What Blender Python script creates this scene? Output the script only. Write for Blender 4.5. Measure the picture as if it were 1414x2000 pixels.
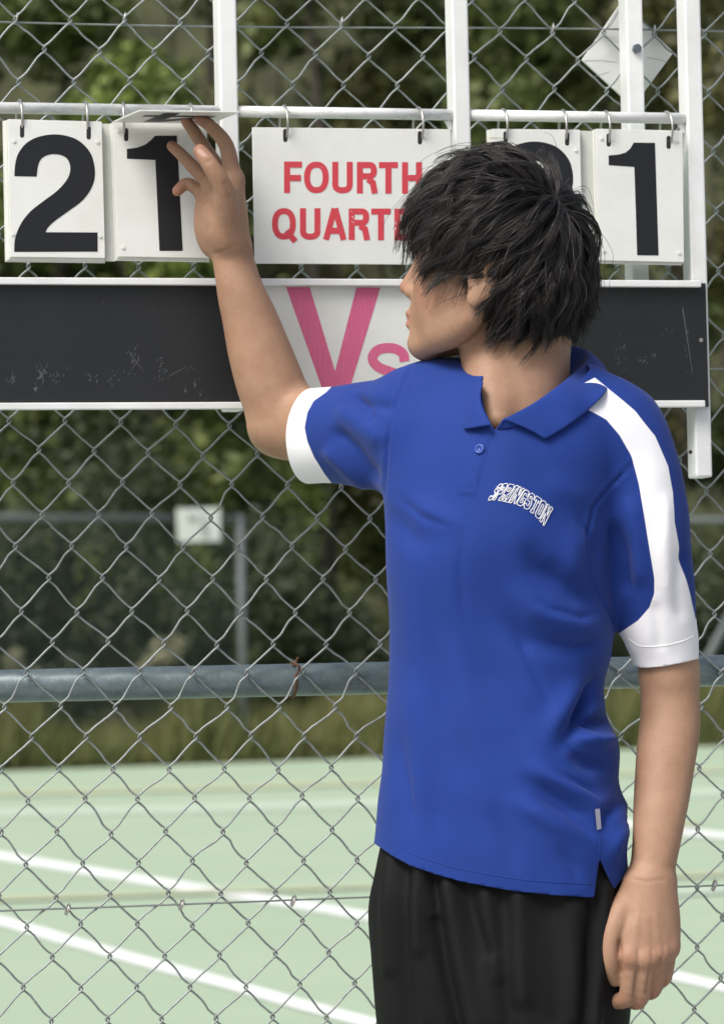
import bpy, bmesh, math, random
import numpy as np
from mathutils import Vector, Matrix
from mathutils.geometry import tessellate_polygon

for o in list(bpy.data.objects):
    bpy.data.objects.remove(o, do_unlink=True)
S = bpy.context.scene
COL = S.collection

# ------------------------------------------------------------------ camera
FPX, W0, H0 = 7500.0, 1414.0, 2000.0          # focal length in photo pixels, photo size
YAW, PITCH, ROLL = map(math.radians, (14.274, 2.398, 1.232))
DIST, CAMH = 5.0, 1.08
FW = np.array([math.sin(YAW)*math.cos(PITCH), math.cos(YAW)*math.cos(PITCH), math.sin(PITCH)])
R0 = np.array([math.cos(YAW), -math.sin(YAW), 0.0]); U0 = np.cross(R0, FW)
RT = R0*math.cos(ROLL) - U0*math.sin(ROLL); UP = U0*math.cos(ROLL) + R0*math.sin(ROLL)
CAM = np.array([-DIST*math.sin(YAW), -DIST*math.cos(YAW), CAMH])
cd = bpy.data.cameras.new('camera'); cam = bpy.data.objects.new('camera', cd); COL.objects.link(cam)
cd.sensor_fit = 'VERTICAL'; cd.sensor_height = 36.0; cd.sensor_width = 36.0
cd.lens = FPX/H0*36.0
cd.clip_start = 0.1; cd.clip_end = 3000.0
m = Matrix.Identity(4)
for i in range(3):
    m[i][0] = RT[i]; m[i][1] = UP[i]; m[i][2] = -FW[i]; m[i][3] = CAM[i]
cam.matrix_world = m
cd.dof.use_dof = True; cd.dof.focus_distance = 4.62; cd.dof.aperture_fstop = 9.2
S.camera = cam

# ------------------------------------------------------------------ sky, sun, exposure (soft, bright overcast day)
SUN_EL, SUN_AZ = math.radians(52), math.radians(236)     # azimuth measured clockwise from +Y
wd = bpy.data.worlds.new('World'); S.world = wd; wd.use_nodes = True
nt = wd.node_tree; nt.nodes.clear()
sky = nt.nodes.new('ShaderNodeTexSky'); sky.sky_type = 'NISHITA'; sky.sun_disc = False
sky.sun_elevation = SUN_EL; sky.sun_rotation = SUN_AZ
sky.air_density = 1.0; sky.dust_density = 6.0; sky.ozone_density = 1.0
hs = nt.nodes.new('ShaderNodeHueSaturation'); hs.inputs['Saturation'].default_value = 0.78
bg = nt.nodes.new('ShaderNodeBackground'); bg.inputs['Strength'].default_value = 0.095
wo = nt.nodes.new('ShaderNodeOutputWorld')
nt.links.new(sky.outputs[0], hs.inputs['Color']); nt.links.new(hs.outputs[0], bg.inputs['Color'])
nt.links.new(bg.outputs[0], wo.inputs['Surface'])
sd = bpy.data.lights.new('sun', 'SUN'); sd.energy = 1.5; sd.angle = math.radians(26); sd.color = (1.0, 0.99, 0.972)
sun = bpy.data.objects.new('sun', sd); COL.objects.link(sun)
sdir = Vector((math.sin(SUN_AZ)*math.cos(SUN_EL), math.cos(SUN_AZ)*math.cos(SUN_EL), math.sin(SUN_EL)))
sun.rotation_euler = sdir.to_track_quat('Z', 'Y').to_euler(); sun.location = (-4, -6, 9)
S.view_settings.view_transform = 'Standard'; S.view_settings.look = 'None'
S.view_settings.exposure = 0.80; S.view_settings.gamma = 1.0
S.render.resolution_x = 723; S.render.resolution_y = 1024

random.seed(4); rng = np.random.default_rng(7)

# ------------------------------------------------------------------ geometry helpers
def ray(px, py):
    return FW + RT*((px-W0/2)/FPX) - UP*((py-H0/2)/FPX)
def FP(px, py, Y):                       # where a sight line meets the upright plane y = Y
    d = ray(px, py); return CAM + d*((Y-CAM[1])/d[1])
def GP(px, py, z=0.0):                   # where it meets the ground
    d = ray(px, py); return CAM + d*((z-CAM[2])/d[2])
def DP(px, depth, z=0.0):                # a spot on the ground at a given depth
    p = CAM + ray(px, 1314)*depth; return np.array([p[0], p[1], z])
def project(V):
    q = np.asarray(V) - CAM; z = q@FW
    return W0/2 + FPX*(q@RT)/z, H0/2 - FPX*(q@UP)/z

def tag(o, label=None, cat=None, group=None, kind=None):
    if label: o['label'] = label
    if cat: o['category'] = cat
    if group: o['group'] = group
    if kind: o['kind'] = kind
    return o
def empty(name, loc, label, cat, group=None):
    o = bpy.data.objects.new(name, None); COL.objects.link(o); o.location = Vector(loc)
    o.empty_display_size = 0.1
    return tag(o, label, cat, group)
def link(name, me, parent=None, mat=None, smooth=False):
    o = bpy.data.objects.new(name, me); COL.objects.link(o)
    if mat: me.materials.append(mat)
    if smooth: me.polygons.foreach_set('use_smooth', [True]*len(me.polygons))
    if parent:
        o.parent = parent
        if not parent.parent: o.matrix_parent_inverse = Matrix.Translation(-Vector(parent.location))
    return o
def mesh(name, V, F, parent=None, mat=None, smooth=False):
    me = bpy.data.meshes.new(name)
    me.from_pydata([tuple(map(float, v)) for v in V], [], [tuple(map(int, f)) for f in F]); me.update()
    return link(name, me, parent, mat, smooth)
def mesh_np(name, V, F, parent=None, mat=None, smooth=True):
    V = np.asarray(V, np.float32); F = np.asarray(F, np.int32); k = F.shape[1]
    me = bpy.data.meshes.new(name); me.vertices.add(len(V)); me.vertices.foreach_set('co', V.ravel())
    me.loops.add(F.size); me.loops.foreach_set('vertex_index', F.ravel())
    me.polygons.add(len(F)); me.polygons.foreach_set('loop_start', np.arange(0, F.size, k, dtype=np.int32))
    me.polygons.foreach_set('loop_total', np.full(len(F), k, np.int32))
    me.update(calc_edges=True); me.validate()
    return link(name, me, parent, mat, smooth)
def attr(o, name, vals):
    a = o.data.attributes.new(name, 'FLOAT', 'POINT'); a.data.foreach_set('value', np.asarray(vals, np.float32))
def bevel(o, w, seg=2):
    b = o.modifiers.new('bevel', 'BEVEL'); b.width = w; b.segments = seg; b.limit_method = 'ANGLE'; return o
def box(name, lo, hi, parent, mat, bev=0):
    x0, y0, z0 = lo; x1, y1, z1 = hi
    V = [(x0,y0,z0),(x1,y0,z0),(x1,y1,z0),(x0,y1,z0),(x0,y0,z1),(x1,y0,z1),(x1,y1,z1),(x0,y1,z1)]
    F = [(0,3,2,1),(4,5,6,7),(0,1,5,4),(1,2,6,5),(2,3,7,6),(3,0,4,7)]
    o = mesh(name, V, F, parent, mat)
    if bev: bevel(o, bev)
    return o
def prism(name, pts, dvec, parent, mat, bev=0):
    """outline of 3-D points pushed back by dvec"""
    n = len(pts); pts = [np.asarray(p, float) for p in pts]; dv = np.asarray(dvec, float)
    V = pts + [p+dv for p in pts]
    tri = tessellate_polygon([[Vector(p) for p in pts]])
    if len(pts) == 4: tri = [(0, 1, 2, 3)]
    F = [tuple(t) for t in tri] + [tuple(n+i for i in reversed(t)) for t in tri]
    F += [(i, i+n, (i+1) % n + n, (i+1) % n) for i in range(n)]
    o = mesh(name, V, F, parent, mat)
    bm = bmesh.new(); bm.from_mesh(o.data); bmesh.ops.recalc_face_normals(bm, faces=bm.faces); bm.to_mesh(o.data); bm.free()
    if bev: bevel(o, bev)
    return o
def plane_px(name, pxs, Y, thick, parent, mat, bev=0):
    return prism(name, [FP(x, y, Y) for x, y in pxs], (0, thick, 0), parent, mat, bev)
def tube_arrays(P, r, sides=8, closed=False, caps=True):
    P = np.asarray(P, float); n = len(P); r = np.broadcast_to(np.asarray(r, float), (n,))
    if closed: T = np.roll(P, -1, 0) - np.roll(P, 1, 0)
    else: T = np.gradient(P, axis=0)
    T /= np.linalg.norm(T, axis=1)[:, None] + 1e-12
    a = np.array([0, 0, 1.0]) if abs(T[0][2]) < 0.9 else np.array([1.0, 0, 0])
    N = np.zeros_like(P); v = np.cross(T[0], a); v /= np.linalg.norm(v)
    for i in range(n):
        v = v - T[i]*(v@T[i]); v /= np.linalg.norm(v); N[i] = v
    B = np.cross(T, N); ang = np.linspace(0, 2*np.pi, sides, endpoint=False)
    V = (P[:, None] + r[:, None, None]*(np.cos(ang)[None, :, None]*N[:, None] + np.sin(ang)[None, :, None]*B[:, None])).reshape(-1, 3)
    F = []
    for i in range(n if closed else n-1):
        j = (i+1) % n
        for k in range(sides):
            l = (k+1) % sides; F.append((i*sides+k, i*sides+l, j*sides+l, j*sides+k))
    if caps and not closed:
        F.append(tuple(range(sides))[::-1]); F.append(tuple((n-1)*sides+k for k in range(sides)))
    return V, F
def tube(name, P, r, parent, mat, sides=10, closed=False):
    V, F = tube_arrays(P, r, sides, closed); return mesh(name, V, F, parent, mat, True)
def catmull(P, n):
    P = np.asarray(P, float); Q = np.vstack([2*P[0]-P[1], P, 2*P[-1]-P[-2]]); out = []
    t = np.linspace(0, len(P)-1, n)
    i = np.minimum(t.astype(int), len(P)-2); u = (t-i)[:, None]
    a, b, c, d = Q[i], Q[i+1], Q[i+2], Q[i+3]
    return 0.5*((2*b)+(-a+c)*u+(2*a-5*b+4*c-d)*u*u+(-a+3*b-3*c+d)*u**3)

# ------------------------------------------------------------------ materials
class NT:
    def __init__(s, name):
        s.m = bpy.data.materials.new(name); s.m.use_nodes = True; s.t = s.m.node_tree
        s.b = s.t.nodes['Principled BSDF']
    def n(s, typ, **kw):
        nd = s.t.nodes.new(typ)
        for k, v in kw.items():
            if k in nd.inputs: nd.inputs[k].default_value = v
            else: setattr(nd, k, v)
        return nd
    def l(s, a, b): s.t.links.new(a, b)
    def co(s, kind='Object'):
        return s.n('ShaderNodeTexCoord').outputs[kind]
    def noise(s, scale, detail=4, rough=0.55, vec=None, dist=0.0):
        nd = s.n('ShaderNodeTexNoise'); nd.inputs['Scale'].default_value = scale; nd.inputs['Detail'].default_value = detail
        nd.inputs['Roughness'].default_value = rough; nd.inputs['Distortion'].default_value = dist
        if vec is None: vec = s.co()
        s.l(vec, nd.inputs['Vector']); return nd.outputs['Fac']
    def ramp(s, fac, stops):
        r = s.n('ShaderNodeValToRGB'); s.l(fac, r.inputs['Fac']); e = r.color_ramp.elements
        while len(e) < len(stops): e.new(0.5)
        for k, (p, c) in enumerate(stops):
            e[k].position = p; e[k].color = (*c, 1) if len(c) == 3 else c
        return r.outputs['Color']
    def mix(s, fac, a, b, blend='MIX'):
        x = s.n('ShaderNodeMix', data_type='RGBA', blend_type=blend)
        for sock, v in ((x.inputs[0], fac), (x.inputs[6], a), (x.inputs[7], b)):
            if isinstance(v, (int, float)): sock.default_value = v
            elif isinstance(v, tuple): sock.default_value = (*v, 1)
            else: s.l(v, sock)
        return x.outputs[2]
    def bump(s, h, strength, dist):
        b = s.n('ShaderNodeBump'); b.inputs['Strength'].default_value = strength; b.inputs['Distance'].default_value = dist
        s.l(h, b.inputs['Height']); s.l(b.outputs[0], s.b.inputs['Normal'])
    def set(s, **kw):
        for k, v in kw.items():
            k = k.replace('_', ' ')
            i = s.b.inputs[k]
            if hasattr(v, 'is_output'): s.l(v, i)
            elif isinstance(v, tuple): i.default_value = (*v, 1) if len(v) == 3 else v
            else: i.default_value = v
        return s.m
def paint(name, col, dirt, amount=0.35, rough=0.4, scale=9):
    t = NT(name); f = t.noise(scale, 6, 0.65)
    c = t.ramp(f, [(0.0, dirt), (0.42-0.2*amount, tuple(np.array(dirt)*.4+np.array(col)*.6)), (0.62, col)])
    g = t.noise(170, 3, 0.6); c2 = t.mix(t.ramp(g, [(0.66, (0,0,0)), (0.74, (amount,)*3)]), c, dirt)
    t.bump(t.noise(60, 4), 0.15, 0.001)
    return t.set(Base_Color=c2, Roughness=rough)
M = {}
M['white_paint'] = paint('white_gloss_paint', (0.80,0.82,0.82), (0.60,0.61,0.58), 0.15, 0.32)
def bar_paint():
    t = NT('worn_white_paint'); v = t.n('ShaderNodeMapping'); v.inputs['Scale'].default_value = (14, 40, 40)
    t.l(t.co(), v.inputs['Vector']); f = t.noise(1.0, 8, 0.75, v.outputs[0])
    c = t.ramp(f, [(0.0, (0.30,0.30,0.29)), (0.40, (0.58,0.59,0.57)), (0.52, (0.80,0.81,0.80))])
    return t.set(Base_Color=c, Roughness=0.4)
M['bar_paint'] = bar_paint()
M['card'] = paint('white_plastic_card', (0.79,0.81,0.78), (0.60,0.62,0.55), 0.18, 0.38, 6)
M['cardback'] = paint('aged_plastic_card', (0.68,0.70,0.64), (0.48,0.50,0.42), 0.3, 0.45, 8)
def speck_print(name, col, wear, lo, hi, scale=260, rough=0.5):
    t = NT(name); f = t.noise(scale, 4, 0.7); g = t.noise(22, 3, 0.6)
    x = t.n('ShaderNodeMath', operation='MULTIPLY'); t.l(f, x.inputs[0]); t.l(g, x.inputs[1])
    c = t.mix(t.ramp(x.outputs[0], [(lo, (0,0,0)), (hi, (1,1,1))]), col, wear)
    return t.set(Base_Color=c, Roughness=rough)
M['black_print'] = speck_print('black_vinyl_print', (0.0085,0.0095,0.0125), (0.5,0.5,0.5), 0.455, 0.475, 210, 0.42)
M['red_print'] = speck_print('red_screen_print', (0.60,0.055,0.075), (0.75,0.72,0.70), 0.375, 0.42, 330)
def pink():
    t = NT('pink_screen_print'); v = t.n('ShaderNodeMapping'); v.inputs['Scale'].default_value = (420, 1, 30)
    t.l(t.co(), v.inputs['Vector']); f = t.noise(1.0, 3, 0.7, v.outputs[0])
    v2 = t.n('ShaderNodeMapping'); v2.inputs['Scale'].default_value = (4, 1, 420); t.l(t.co(), v2.inputs['Vector'])
    g = t.noise(1.0, 2, 0.6, v2.outputs[0])
    c = t.ramp(f, [(0.25, (0.62,0.10,0.23)), (0.75, (0.68,0.17,0.30))])
    c = t.mix(t.ramp(g, [(0.68, (0,0,0)), (0.76, (0.55,)*3)]), c, (0.75,0.45,0.52))
    return t.set(Base_Color=c, Roughness=0.5)
M['pink_print'] = pink()
def board():
    t = NT('black_painted_board'); v = t.n('ShaderNodeMapping'); v.inputs['Scale'].default_value = (2, 1, 300)
    t.l(t.co(), v.inputs['Vector']); f = t.noise(1.0, 3, 0.6, v.outputs[0]); big = t.noise(5, 3)
    c = t.ramp(f, [(0.2, (0.0085,0.0095,0.0105)), (0.8, (0.0135,0.015,0.0165))])
    c = t.mix(t.ramp(big, [(0.35, (0,0,0)), (0.7, (0.6,)*3)]), c, (0.0165,0.019,0.021))
    v2 = t.n('ShaderNodeMapping'); v2.inputs['Scale'].default_value = (150, 1, 60); v2.inputs['Rotation'].default_value = (0, 0.5, 0)
    t.l(t.co(), v2.inputs['Vector']); s1 = t.noise(1.0, 4, 0.7, v2.outputs[0]); s2 = t.noise(16, 2)
    x = t.n('ShaderNodeMath', operation='MULTIPLY'); t.l(s1, x.inputs[0]); t.l(s2, x.inputs[1])
    c = t.mix(t.ramp(x.outputs[0], [(0.40, (0,0,0)), (0.47, (0.5,)*3)]), c, (0.30,0.31,0.32))
    t.bump(f, 0.12, 0.001)
    return t.set(Base_Color=c, Roughness=0.42)
M['board'] = board()
M['scuff'] = NT('chalky_scuff').set(Base_Color=(0.16,0.17,0.18), Roughness=0.8)
def galv(name, a, b, scale, rough=0.45, metal=0.75):
    t = NT(name); f = t.noise(scale, 5, 0.7)
    c = t.ramp(f, [(0.3, a), (0.7, b)])
    sp = t.noise(scale*7, 3, 0.6); c = t.mix(t.ramp(sp, [(0.60, (0,0,0)), (0.72, (0.45,)*3)]), c, tuple(min(1, v*1.9) for v in b))
    return t.set(Base_Color=c, Roughness=rough, Metallic=metal)
M['galv'] = galv('galvanised_wire', (0.21,0.235,0.23), (0.32,0.345,0.335), 55, 0.45, 0.5)
M['pipe'] = galv('weathered_galvanised_pipe', (0.115,0.155,0.165), (0.19,0.24,0.25), 30, 0.36, 0.4)
M['steel'] = NT('dull_steel').set(Base_Color=(0.48,0.47,0.45), Metallic=0.85, Roughness=0.34)
M['bolt'] = NT('grey_bolt').set(Base_Color=(0.16,0.18,0.20), Metallic=0.7, Roughness=0.5)
M['rust'] = paint('rusty_wire', (0.13,0.055,0.025), (0.06,0.03,0.016), 0.5, 0.9, 60)
M['dark'] = NT('dark_hole').set(Base_Color=(0.02,0.02,0.02), Roughness=0.9)
# ------------------------------------------------------------------ the ground, the court and its lines
def ground_mat():
    t = NT('rough_grass_ground'); f = t.noise(1.5, 6, 0.7); g = t.noise(0.15, 3)
    c = t.ramp(f, [(0.3, (0.030,0.038,0.014)), (0.55, (0.060,0.070,0.026)), (0.75, (0.11,0.105,0.045))])
    return t.set(Base_Color=c, Roughness=0.95)
M['ground'] = ground_mat()
def court_mat():
    t = NT('pale_green_court_paint'); f = t.noise(0.6, 5, 0.6); g = t.noise(60, 4, 0.7)
    c = t.ramp(f, [(0.3, (0.318,0.415,0.287)), (0.7, (0.352,0.450,0.320))])
    c = t.mix(t.ramp(g, [(0.35, (0,0,0)), (0.7, (0.22,)*3)]), c, (0.35,0.42,0.31))
    st = t.noise(2.2, 6, 0.75); c = t.mix(t.ramp(st, [(0.62, (0,0,0)), (0.78, (0.35,)*3)]), c, (0.25,0.32,0.22))
    t.bump(g, 0.2, 0.002)
    return t.set(Base_Color=c, Roughness=0.75)
M['court'] = court_mat()
def line_mat(name, a, b):
    t = NT(name); f = t.noise(3.0, 5, 0.7)
    return t.set(Base_Color=t.ramp(f, [(0.3, a), (0.6, b)]), Roughness=0.7)
M['line'] = line_mat('white_court_line', (0.66,0.70,0.66), (0.82,0.83,0.82))
M['fade'] = line_mat('worn_white_line', (0.40,0.50,0.375), (0.47,0.56,0.45))
M['yellow'] = line_mat('worn_yellow_line', (0.375,0.455,0.30), (0.42,0.455,0.29))
M['paving'] = line_mat('grey_concrete', (0.30,0.30,0.29), (0.37,0.37,0.35))
E0, E1 = GP(0, 1507), GP(1414, 1457)
ed = (E1-E0)/np.linalg.norm(E1-E0); en = np.array([-ed[1], ed[0], 0.0])
tag(mesh('ground', [(-900,-900,0),(900,-900,0),(900,1500,0),(-900,1500,0)], [(0,1,2,3)], None, M['ground']), kind='structure')
cv = [(-45, 0.12, .004), (45, 0.12, .004)] + [tuple((E1+ed*s)[:2])+(.004,) for s in (30, -90)]
tag(mesh('court', cv, [(0,1,2,3)], None, M['court']), kind='structure')
tag(mesh('pavement', [(-12,-9,.004),(12,-9,.004),(12,.08,.004),(-12,.08,.004)], [(0,1,2,3)], None, M['paving']), kind='structure')
def court_line(pts, half, mat, z=.008):
    P = catmull([(x, y, 0) for x, y in pts], 28) if len(pts) > 2 else np.array([(x, y, 0) for x, y in pts], float)
    V, F = [], []
    for k, (x, y, _) in enumerate(P):
        h = half[0] + (half[1]-half[0])*k/(len(P)-1)
        V += [tuple(GP(x, y-h, z)), tuple(GP(x, y+h, z))]
        if k: F.append((2*k-2, 2*k-1, 2*k+1, 2*k))
    return tag(mesh('court_line', V, F, None, mat), kind='structure')
court_line([(-260,1630),(0,1671),(215,1707),(403,1737),(537,1758),(726,1790),(1000,1840),(1310,1904),(1414,1928),(1700,1998)], (7.5,8.5), M['line'])
court_line([(-250,1727),(0,1797),(215,1859),(430,1917),(591,1962),(726,1998),(900,2046),(1400,2186),(1900,2326)], (9,11), M['line'], 0.0092)
court_line([(-200,1592),(330,1580),(726,1568),(1414,1546)], (7,7), M['fade'], 0.0104)
court_line([(1170,1600),(1320,1622),(1414,1632),(1600,1655)], (6,6), M['line'], 0.0116)
court_line([(1170,1752),(1330,1742),(1414,1737),(1700,1722)], (6,6), M['fade'], 0.0128)
court_line([(-200,1764),(0,1755),(726,1729),(1414,1705)], (4.5,4.5), M['yellow'], 0.0140)
court_line([(1318,1610),(1362,1606)], (6,6), M['yellow'], 0.0152)
court_line([(-100,1552),(500,1535),(1414,1502)], (5,5), M['yellow'], 0.0164)

# wooded hillside closing the view
def hill():
    xs = np.linspace(-60, 60, 61); ys = np.linspace(0, 45, 24); V = []; F = []
    base = (E0+E1)/2 + en*15
    for j, y in enumerate(ys):
        for i, x in enumerate(xs):
            p = base + ed*x + en*y
            V.append((p[0], p[1], -0.3 + 0.75*y**1.02*(y > 0) + (0.9*math.sin(x*.7+y)+.7*math.sin(x*.31-y*.6))*min(1, y/6)))
    n = len(xs)
    for j in range(len(ys)-1):
        for i in range(n-1): F.append((j*n+i, j*n+i+1, (j+1)*n+i+1, (j+1)*n+i))
    t = NT('dark_wooded_slope'); f = t.noise(0.9, 6, 0.7)
    mat = t.set(Base_Color=t.ramp(f, [(0.35, (0.026,0.028,0.011)), (0.6, (0.058,0.064,0.022)), (0.8, (0.09,0.095,0.03))]), Roughness=0.95)
    tag(mesh('hillside', V, F, None, mat, True), kind='structure')
hill()

# ------------------------------------------------------------------ trees, shrubs, grass beyond the court
def fdep(px, off): return 43.8+6.5*px/1414+off            # depth just past the far edge of the court
def leaf_mat(name, stops):
    t = NT(name); gi = t.n('ShaderNodeNewGeometry')
    big = t.noise(0.8, 3); a = t.n('ShaderNodeMath', operation='MULTIPLY_ADD'); t.l(gi.outputs['Random Per Island'], a.inputs[0]); a.inputs[1].default_value = 0.55
    b = t.n('ShaderNodeMath', operation='MULTIPLY'); t.l(big, b.inputs[0]); b.inputs[1].default_value = 0.5; t.l(b.outputs[0], a.inputs[2])
    t.set(Base_Color=t.ramp(a.outputs[0], stops), Roughness=0.6)
    t.b.inputs['Transmission Weight'].default_value = 0.0
    return t.m
M['leaf_dark'] = leaf_mat('dark_olive_leaves', [(0.1, (0.030,0.039,0.009)), (0.5, (0.076,0.100,0.020)), (0.9, (0.130,0.160,0.034))])
M['leaf_green'] = leaf_mat('fresh_green_leaves', [(0.1, (0.055,0.078,0.013)), (0.5, (0.125,0.172,0.030)), (0.9, (0.20,0.25,0.05))])
M['leaf_brown'] = leaf_mat('brownish_leaves', [(0.1, (0.033,0.034,0.010)), (0.5, (0.080,0.080,0.021)), (0.9, (0.138,0.132,0.036))])
M['leaf_shade'] = leaf_mat('shaded_green_leaves', [(0.1, (0.014,0.022,0.010)), (0.5, (0.034,0.048,0.018)), (0.9, (0.062,0.080,0.028))])  # shade among the far fence shrubs put into a darker leaf colour
M['bark'] = paint('grey_bark', (0.055,0.045,0.034), (0.02,0.017,0.013), 0.4, 0.9, 4)
M['grassblade'] = leaf_mat('dry_long_grass', [(0.1, (0.075,0.095,0.028)), (0.5, (0.145,0.160,0.050)), (0.9, (0.26,0.235,0.095))])
M['plume'] = NT('cream_flower_heads').set(Base_Color=(0.30,0.29,0.19), Roughness=0.8)
def leaves(blobs, n, size, up=0.25):
    """blobs: centre(3), radii(3); leaf-sized quads through the blobs, denser to the outside"""
    w = np.array([b[3]*b[4]+b[4]*b[5]+b[3]*b[5] for b in blobs]); w /= w.sum()
    k = rng.choice(len(blobs), n, p=w); B = np.array(blobs, float)[k]
    d = rng.normal(size=(n, 3)); d /= np.linalg.norm(d, axis=1)[:, None]
    r = rng.random(n)**0.38 * (1 + .12*rng.normal(size=n))
    C = B[:, :3] + d*r[:, None]*B[:, 3:]
    nv = d + rng.normal(size=(n, 3))*.75 + np.array([0, 0, up]); nv /= np.linalg.norm(nv, axis=1)[:, None]
    t = np.cross(nv, rng.normal(size=(n, 3))); t /= np.linalg.norm(t, axis=1)[:, None]; b = np.cross(nv, t)
    s = size*(.55+.9*rng.random(n))[:, None]
    V = np.stack([C-t*s, C-b*s*.5, C+t*s, C+b*s*.5], 1).reshape(-1, 3)
    V[:, 2] = np.maximum(V[:, 2], 0.03)
    return V, np.arange(4*n).reshape(-1, 4)
def slope_scrub():
    n = 9000; base = (E0+E1)/2 + en*15; x_ = rng.random(n)*30-15; y_ = rng.random(n)**1.2*16
    c = base+ed*x_[:, None]+en*y_[:, None]; z = -0.3+.75*y_**1.02
    bl = [(c[i, 0], c[i, 1], z[i]+.5, .9, .9, .8) for i in range(0, n, 18)]
    V, F = leaves(bl, 26000, .17); tag(mesh_np('slope_scrub', V, F, None, M['leaf_dark'], False), 'olive scrub covering the slope behind the trees', 'scrub', None, 'stuff')
def limb(a, b, ra, rb, wob=.08, n=8):
    a = np.array(a, float); b = np.array(b, float); t = np.linspace(0, 1, n)[:, None]
    P = a+(b-a)*t; P[1:-1] += rng.normal(size=(n-2, 3))*wob
    return tube_arrays(P, np.linspace(ra, rb, n), 7)
def tree(px, depth, h, spread, mat, label, nblob=11, nleaf=5200, low=0.25, leafs=.16, name='tree', extra=None):
    g = DP(px, fdep(px, depth)); root = empty(name, g, label, 'tree', 'trees beyond the court')
    blobs = []
    for i in range(nblob):
        a = rng.random()*6.28; rr = spread*(.25+.75*rng.random()**.6); z = h*(low+(1-low)*rng.random()*.9)
        s = spread*(.28+.26*rng.random()) * (1.15-.55*z/h)
        blobs.append((g[0]+math.cos(a)*rr*(1.1-.6*z/h), g[1]+math.sin(a)*rr*(1.1-.6*z/h), z, s, s, s*.8))
    blobs.append((g[0], g[1], h*.9, spread*.42, spread*.42, h*.1))
    if extra: blobs += extra
    V, F = limb(g, (g[0]+.3*rng.normal(), g[1]+.3*rng.normal(), h*.93), .05*h**.5*1.2, .03)
    V = list(map(tuple, V)); F = list(F)
    for b in blobs[:9]:
        z0 = max(.6, b[2]*.55); v, f = limb((g[0], g[1], z0), b[:3], .05, 0.0164); o = len(V)
        V += list(map(tuple, v)); F += [tuple(i+o for i in q) for q in f]
    mesh('trunk', V, F, root, M['bark'], True)
    V, F = leaves(blobs, int(nleaf*2.3), leafs*.66); mesh_np('crown', V, F, root, mat, False)
    return root
slope_scrub()
D, G, Bn = M['leaf_dark'], M['leaf_green'], M['leaf_brown']
tree(130, 7.5, 11.5, 2.6, D, 'dark olive tree over the far fence, left of the bright green one', 13, 6500, .15)
tree(285, 6.0, 9.6, 1.75, G, 'bright green tree behind the lifted card', 13, 6500, .22)
tree(620, 7.5, 13, 2.4, Bn, 'brownish tree behind the red lettered sign', 12, 5600, .2)
tree(800, 10, 13, 2.6, D, 'dark tall tree in the gap between the middle white posts', 10, 4600, .2)
tree(1040, 7, 12, 2.3, D, 'dark olive tree behind the hair and the hidden number', 12, 5600, .2)
tree(1340, 6, 12.5, 2.7, Bn, 'brown green tree behind the diamond plate', 13, 6200, .15)
tree(1650, 6, 12, 2.8, D, 'dark tree standing past the right end of the scoreboard', 9, 3200, .15)
tree(-230, 7, 12, 2.8, D, 'dark tree standing past the left end of the scoreboard', 9, 3200, .15)
tree(430, 10.5, 13.5, 2.6, D, 'dark tree rising behind the bright green one', 10, 4600, .25)
tree(1180, 11, 14, 3.0, D, 'dark tall tree farthest back up the slope', 9, 4200, .25)
def shrub(px, depth, h, w, mat, label, n=1500, flowers=0):
    g = DP(px, fdep(px, depth+1.5)); root = empty('shrub', g, label, 'shrub', 'shrubs along the far fence')
    bl = [(g[0]+rng.normal()*w*.5, g[1]+rng.normal()*.3, h*(.25+.6*rng.random()), w*(.35+.3*rng.random()), w*.4, h*.3) for _ in range(6)]
    V = []; F = []
    for b in bl[:4]:
        v, f = limb(g, b[:3], .03, .01, .03, 5); o = len(V); V += list(map(tuple, v)); F += [tuple(i+o for i in q) for q in f]
    mesh('stem', V, F, root, M['bark'], True)
    V, F = leaves(bl, n*3, .055); mesh_np('foliage', V, F, root, mat, False)
    if flowers:
        fb = [(g[0]+rng.normal()*w*.4, g[1]-.5, h*(.5+.4*rng.random()), .13, .13, .2) for _ in range(flowers)]
        for b in fb:
            V, F = leaves([b], 170, .05); mesh_np('flower_head', V, F, root, M['plume'], False)
D = M['leaf_shade']
shr = [(60,1.6,1.5,.9,D,'dark shrub with cream flower heads at the far fence, leftmost',3), (210,1.9,2.6,1.1,D,'dark shrub under the bright green tree',0),
       (330,1.6,1.6,.8,D,'low shrub with cream flower heads below the white court sign',3), (400,3.6,4.4,1.0,G,'tall green shrub above the white court sign',0),
       (560,2.2,3.0,1.1,D,'dark shrub right of the far fence end post',0), (690,2.0,2.4,1.0,D,'dark shrub beside the blue shirt, beyond the court',0),
       (860,2.0,2.8,1.2,D,'dark shrub hidden mostly by the blue shirt',0), (1230,2,2.3,1.0,D,'dark shrub seen between arm and shirt',0),
       (1390,2.4,3.2,1.1,D,'dark shrub behind the diagonal fence brace',0), (10,3.0,3.6,1.1,D,'tall dark shrub behind the far fence panel',0), (120,3.2,4.2,1.3,D,'tallest dark shrub behind the far fence panel',0)]
for s in shr: shrub(*s[:6], n=1700, flowers=s[6])
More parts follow.
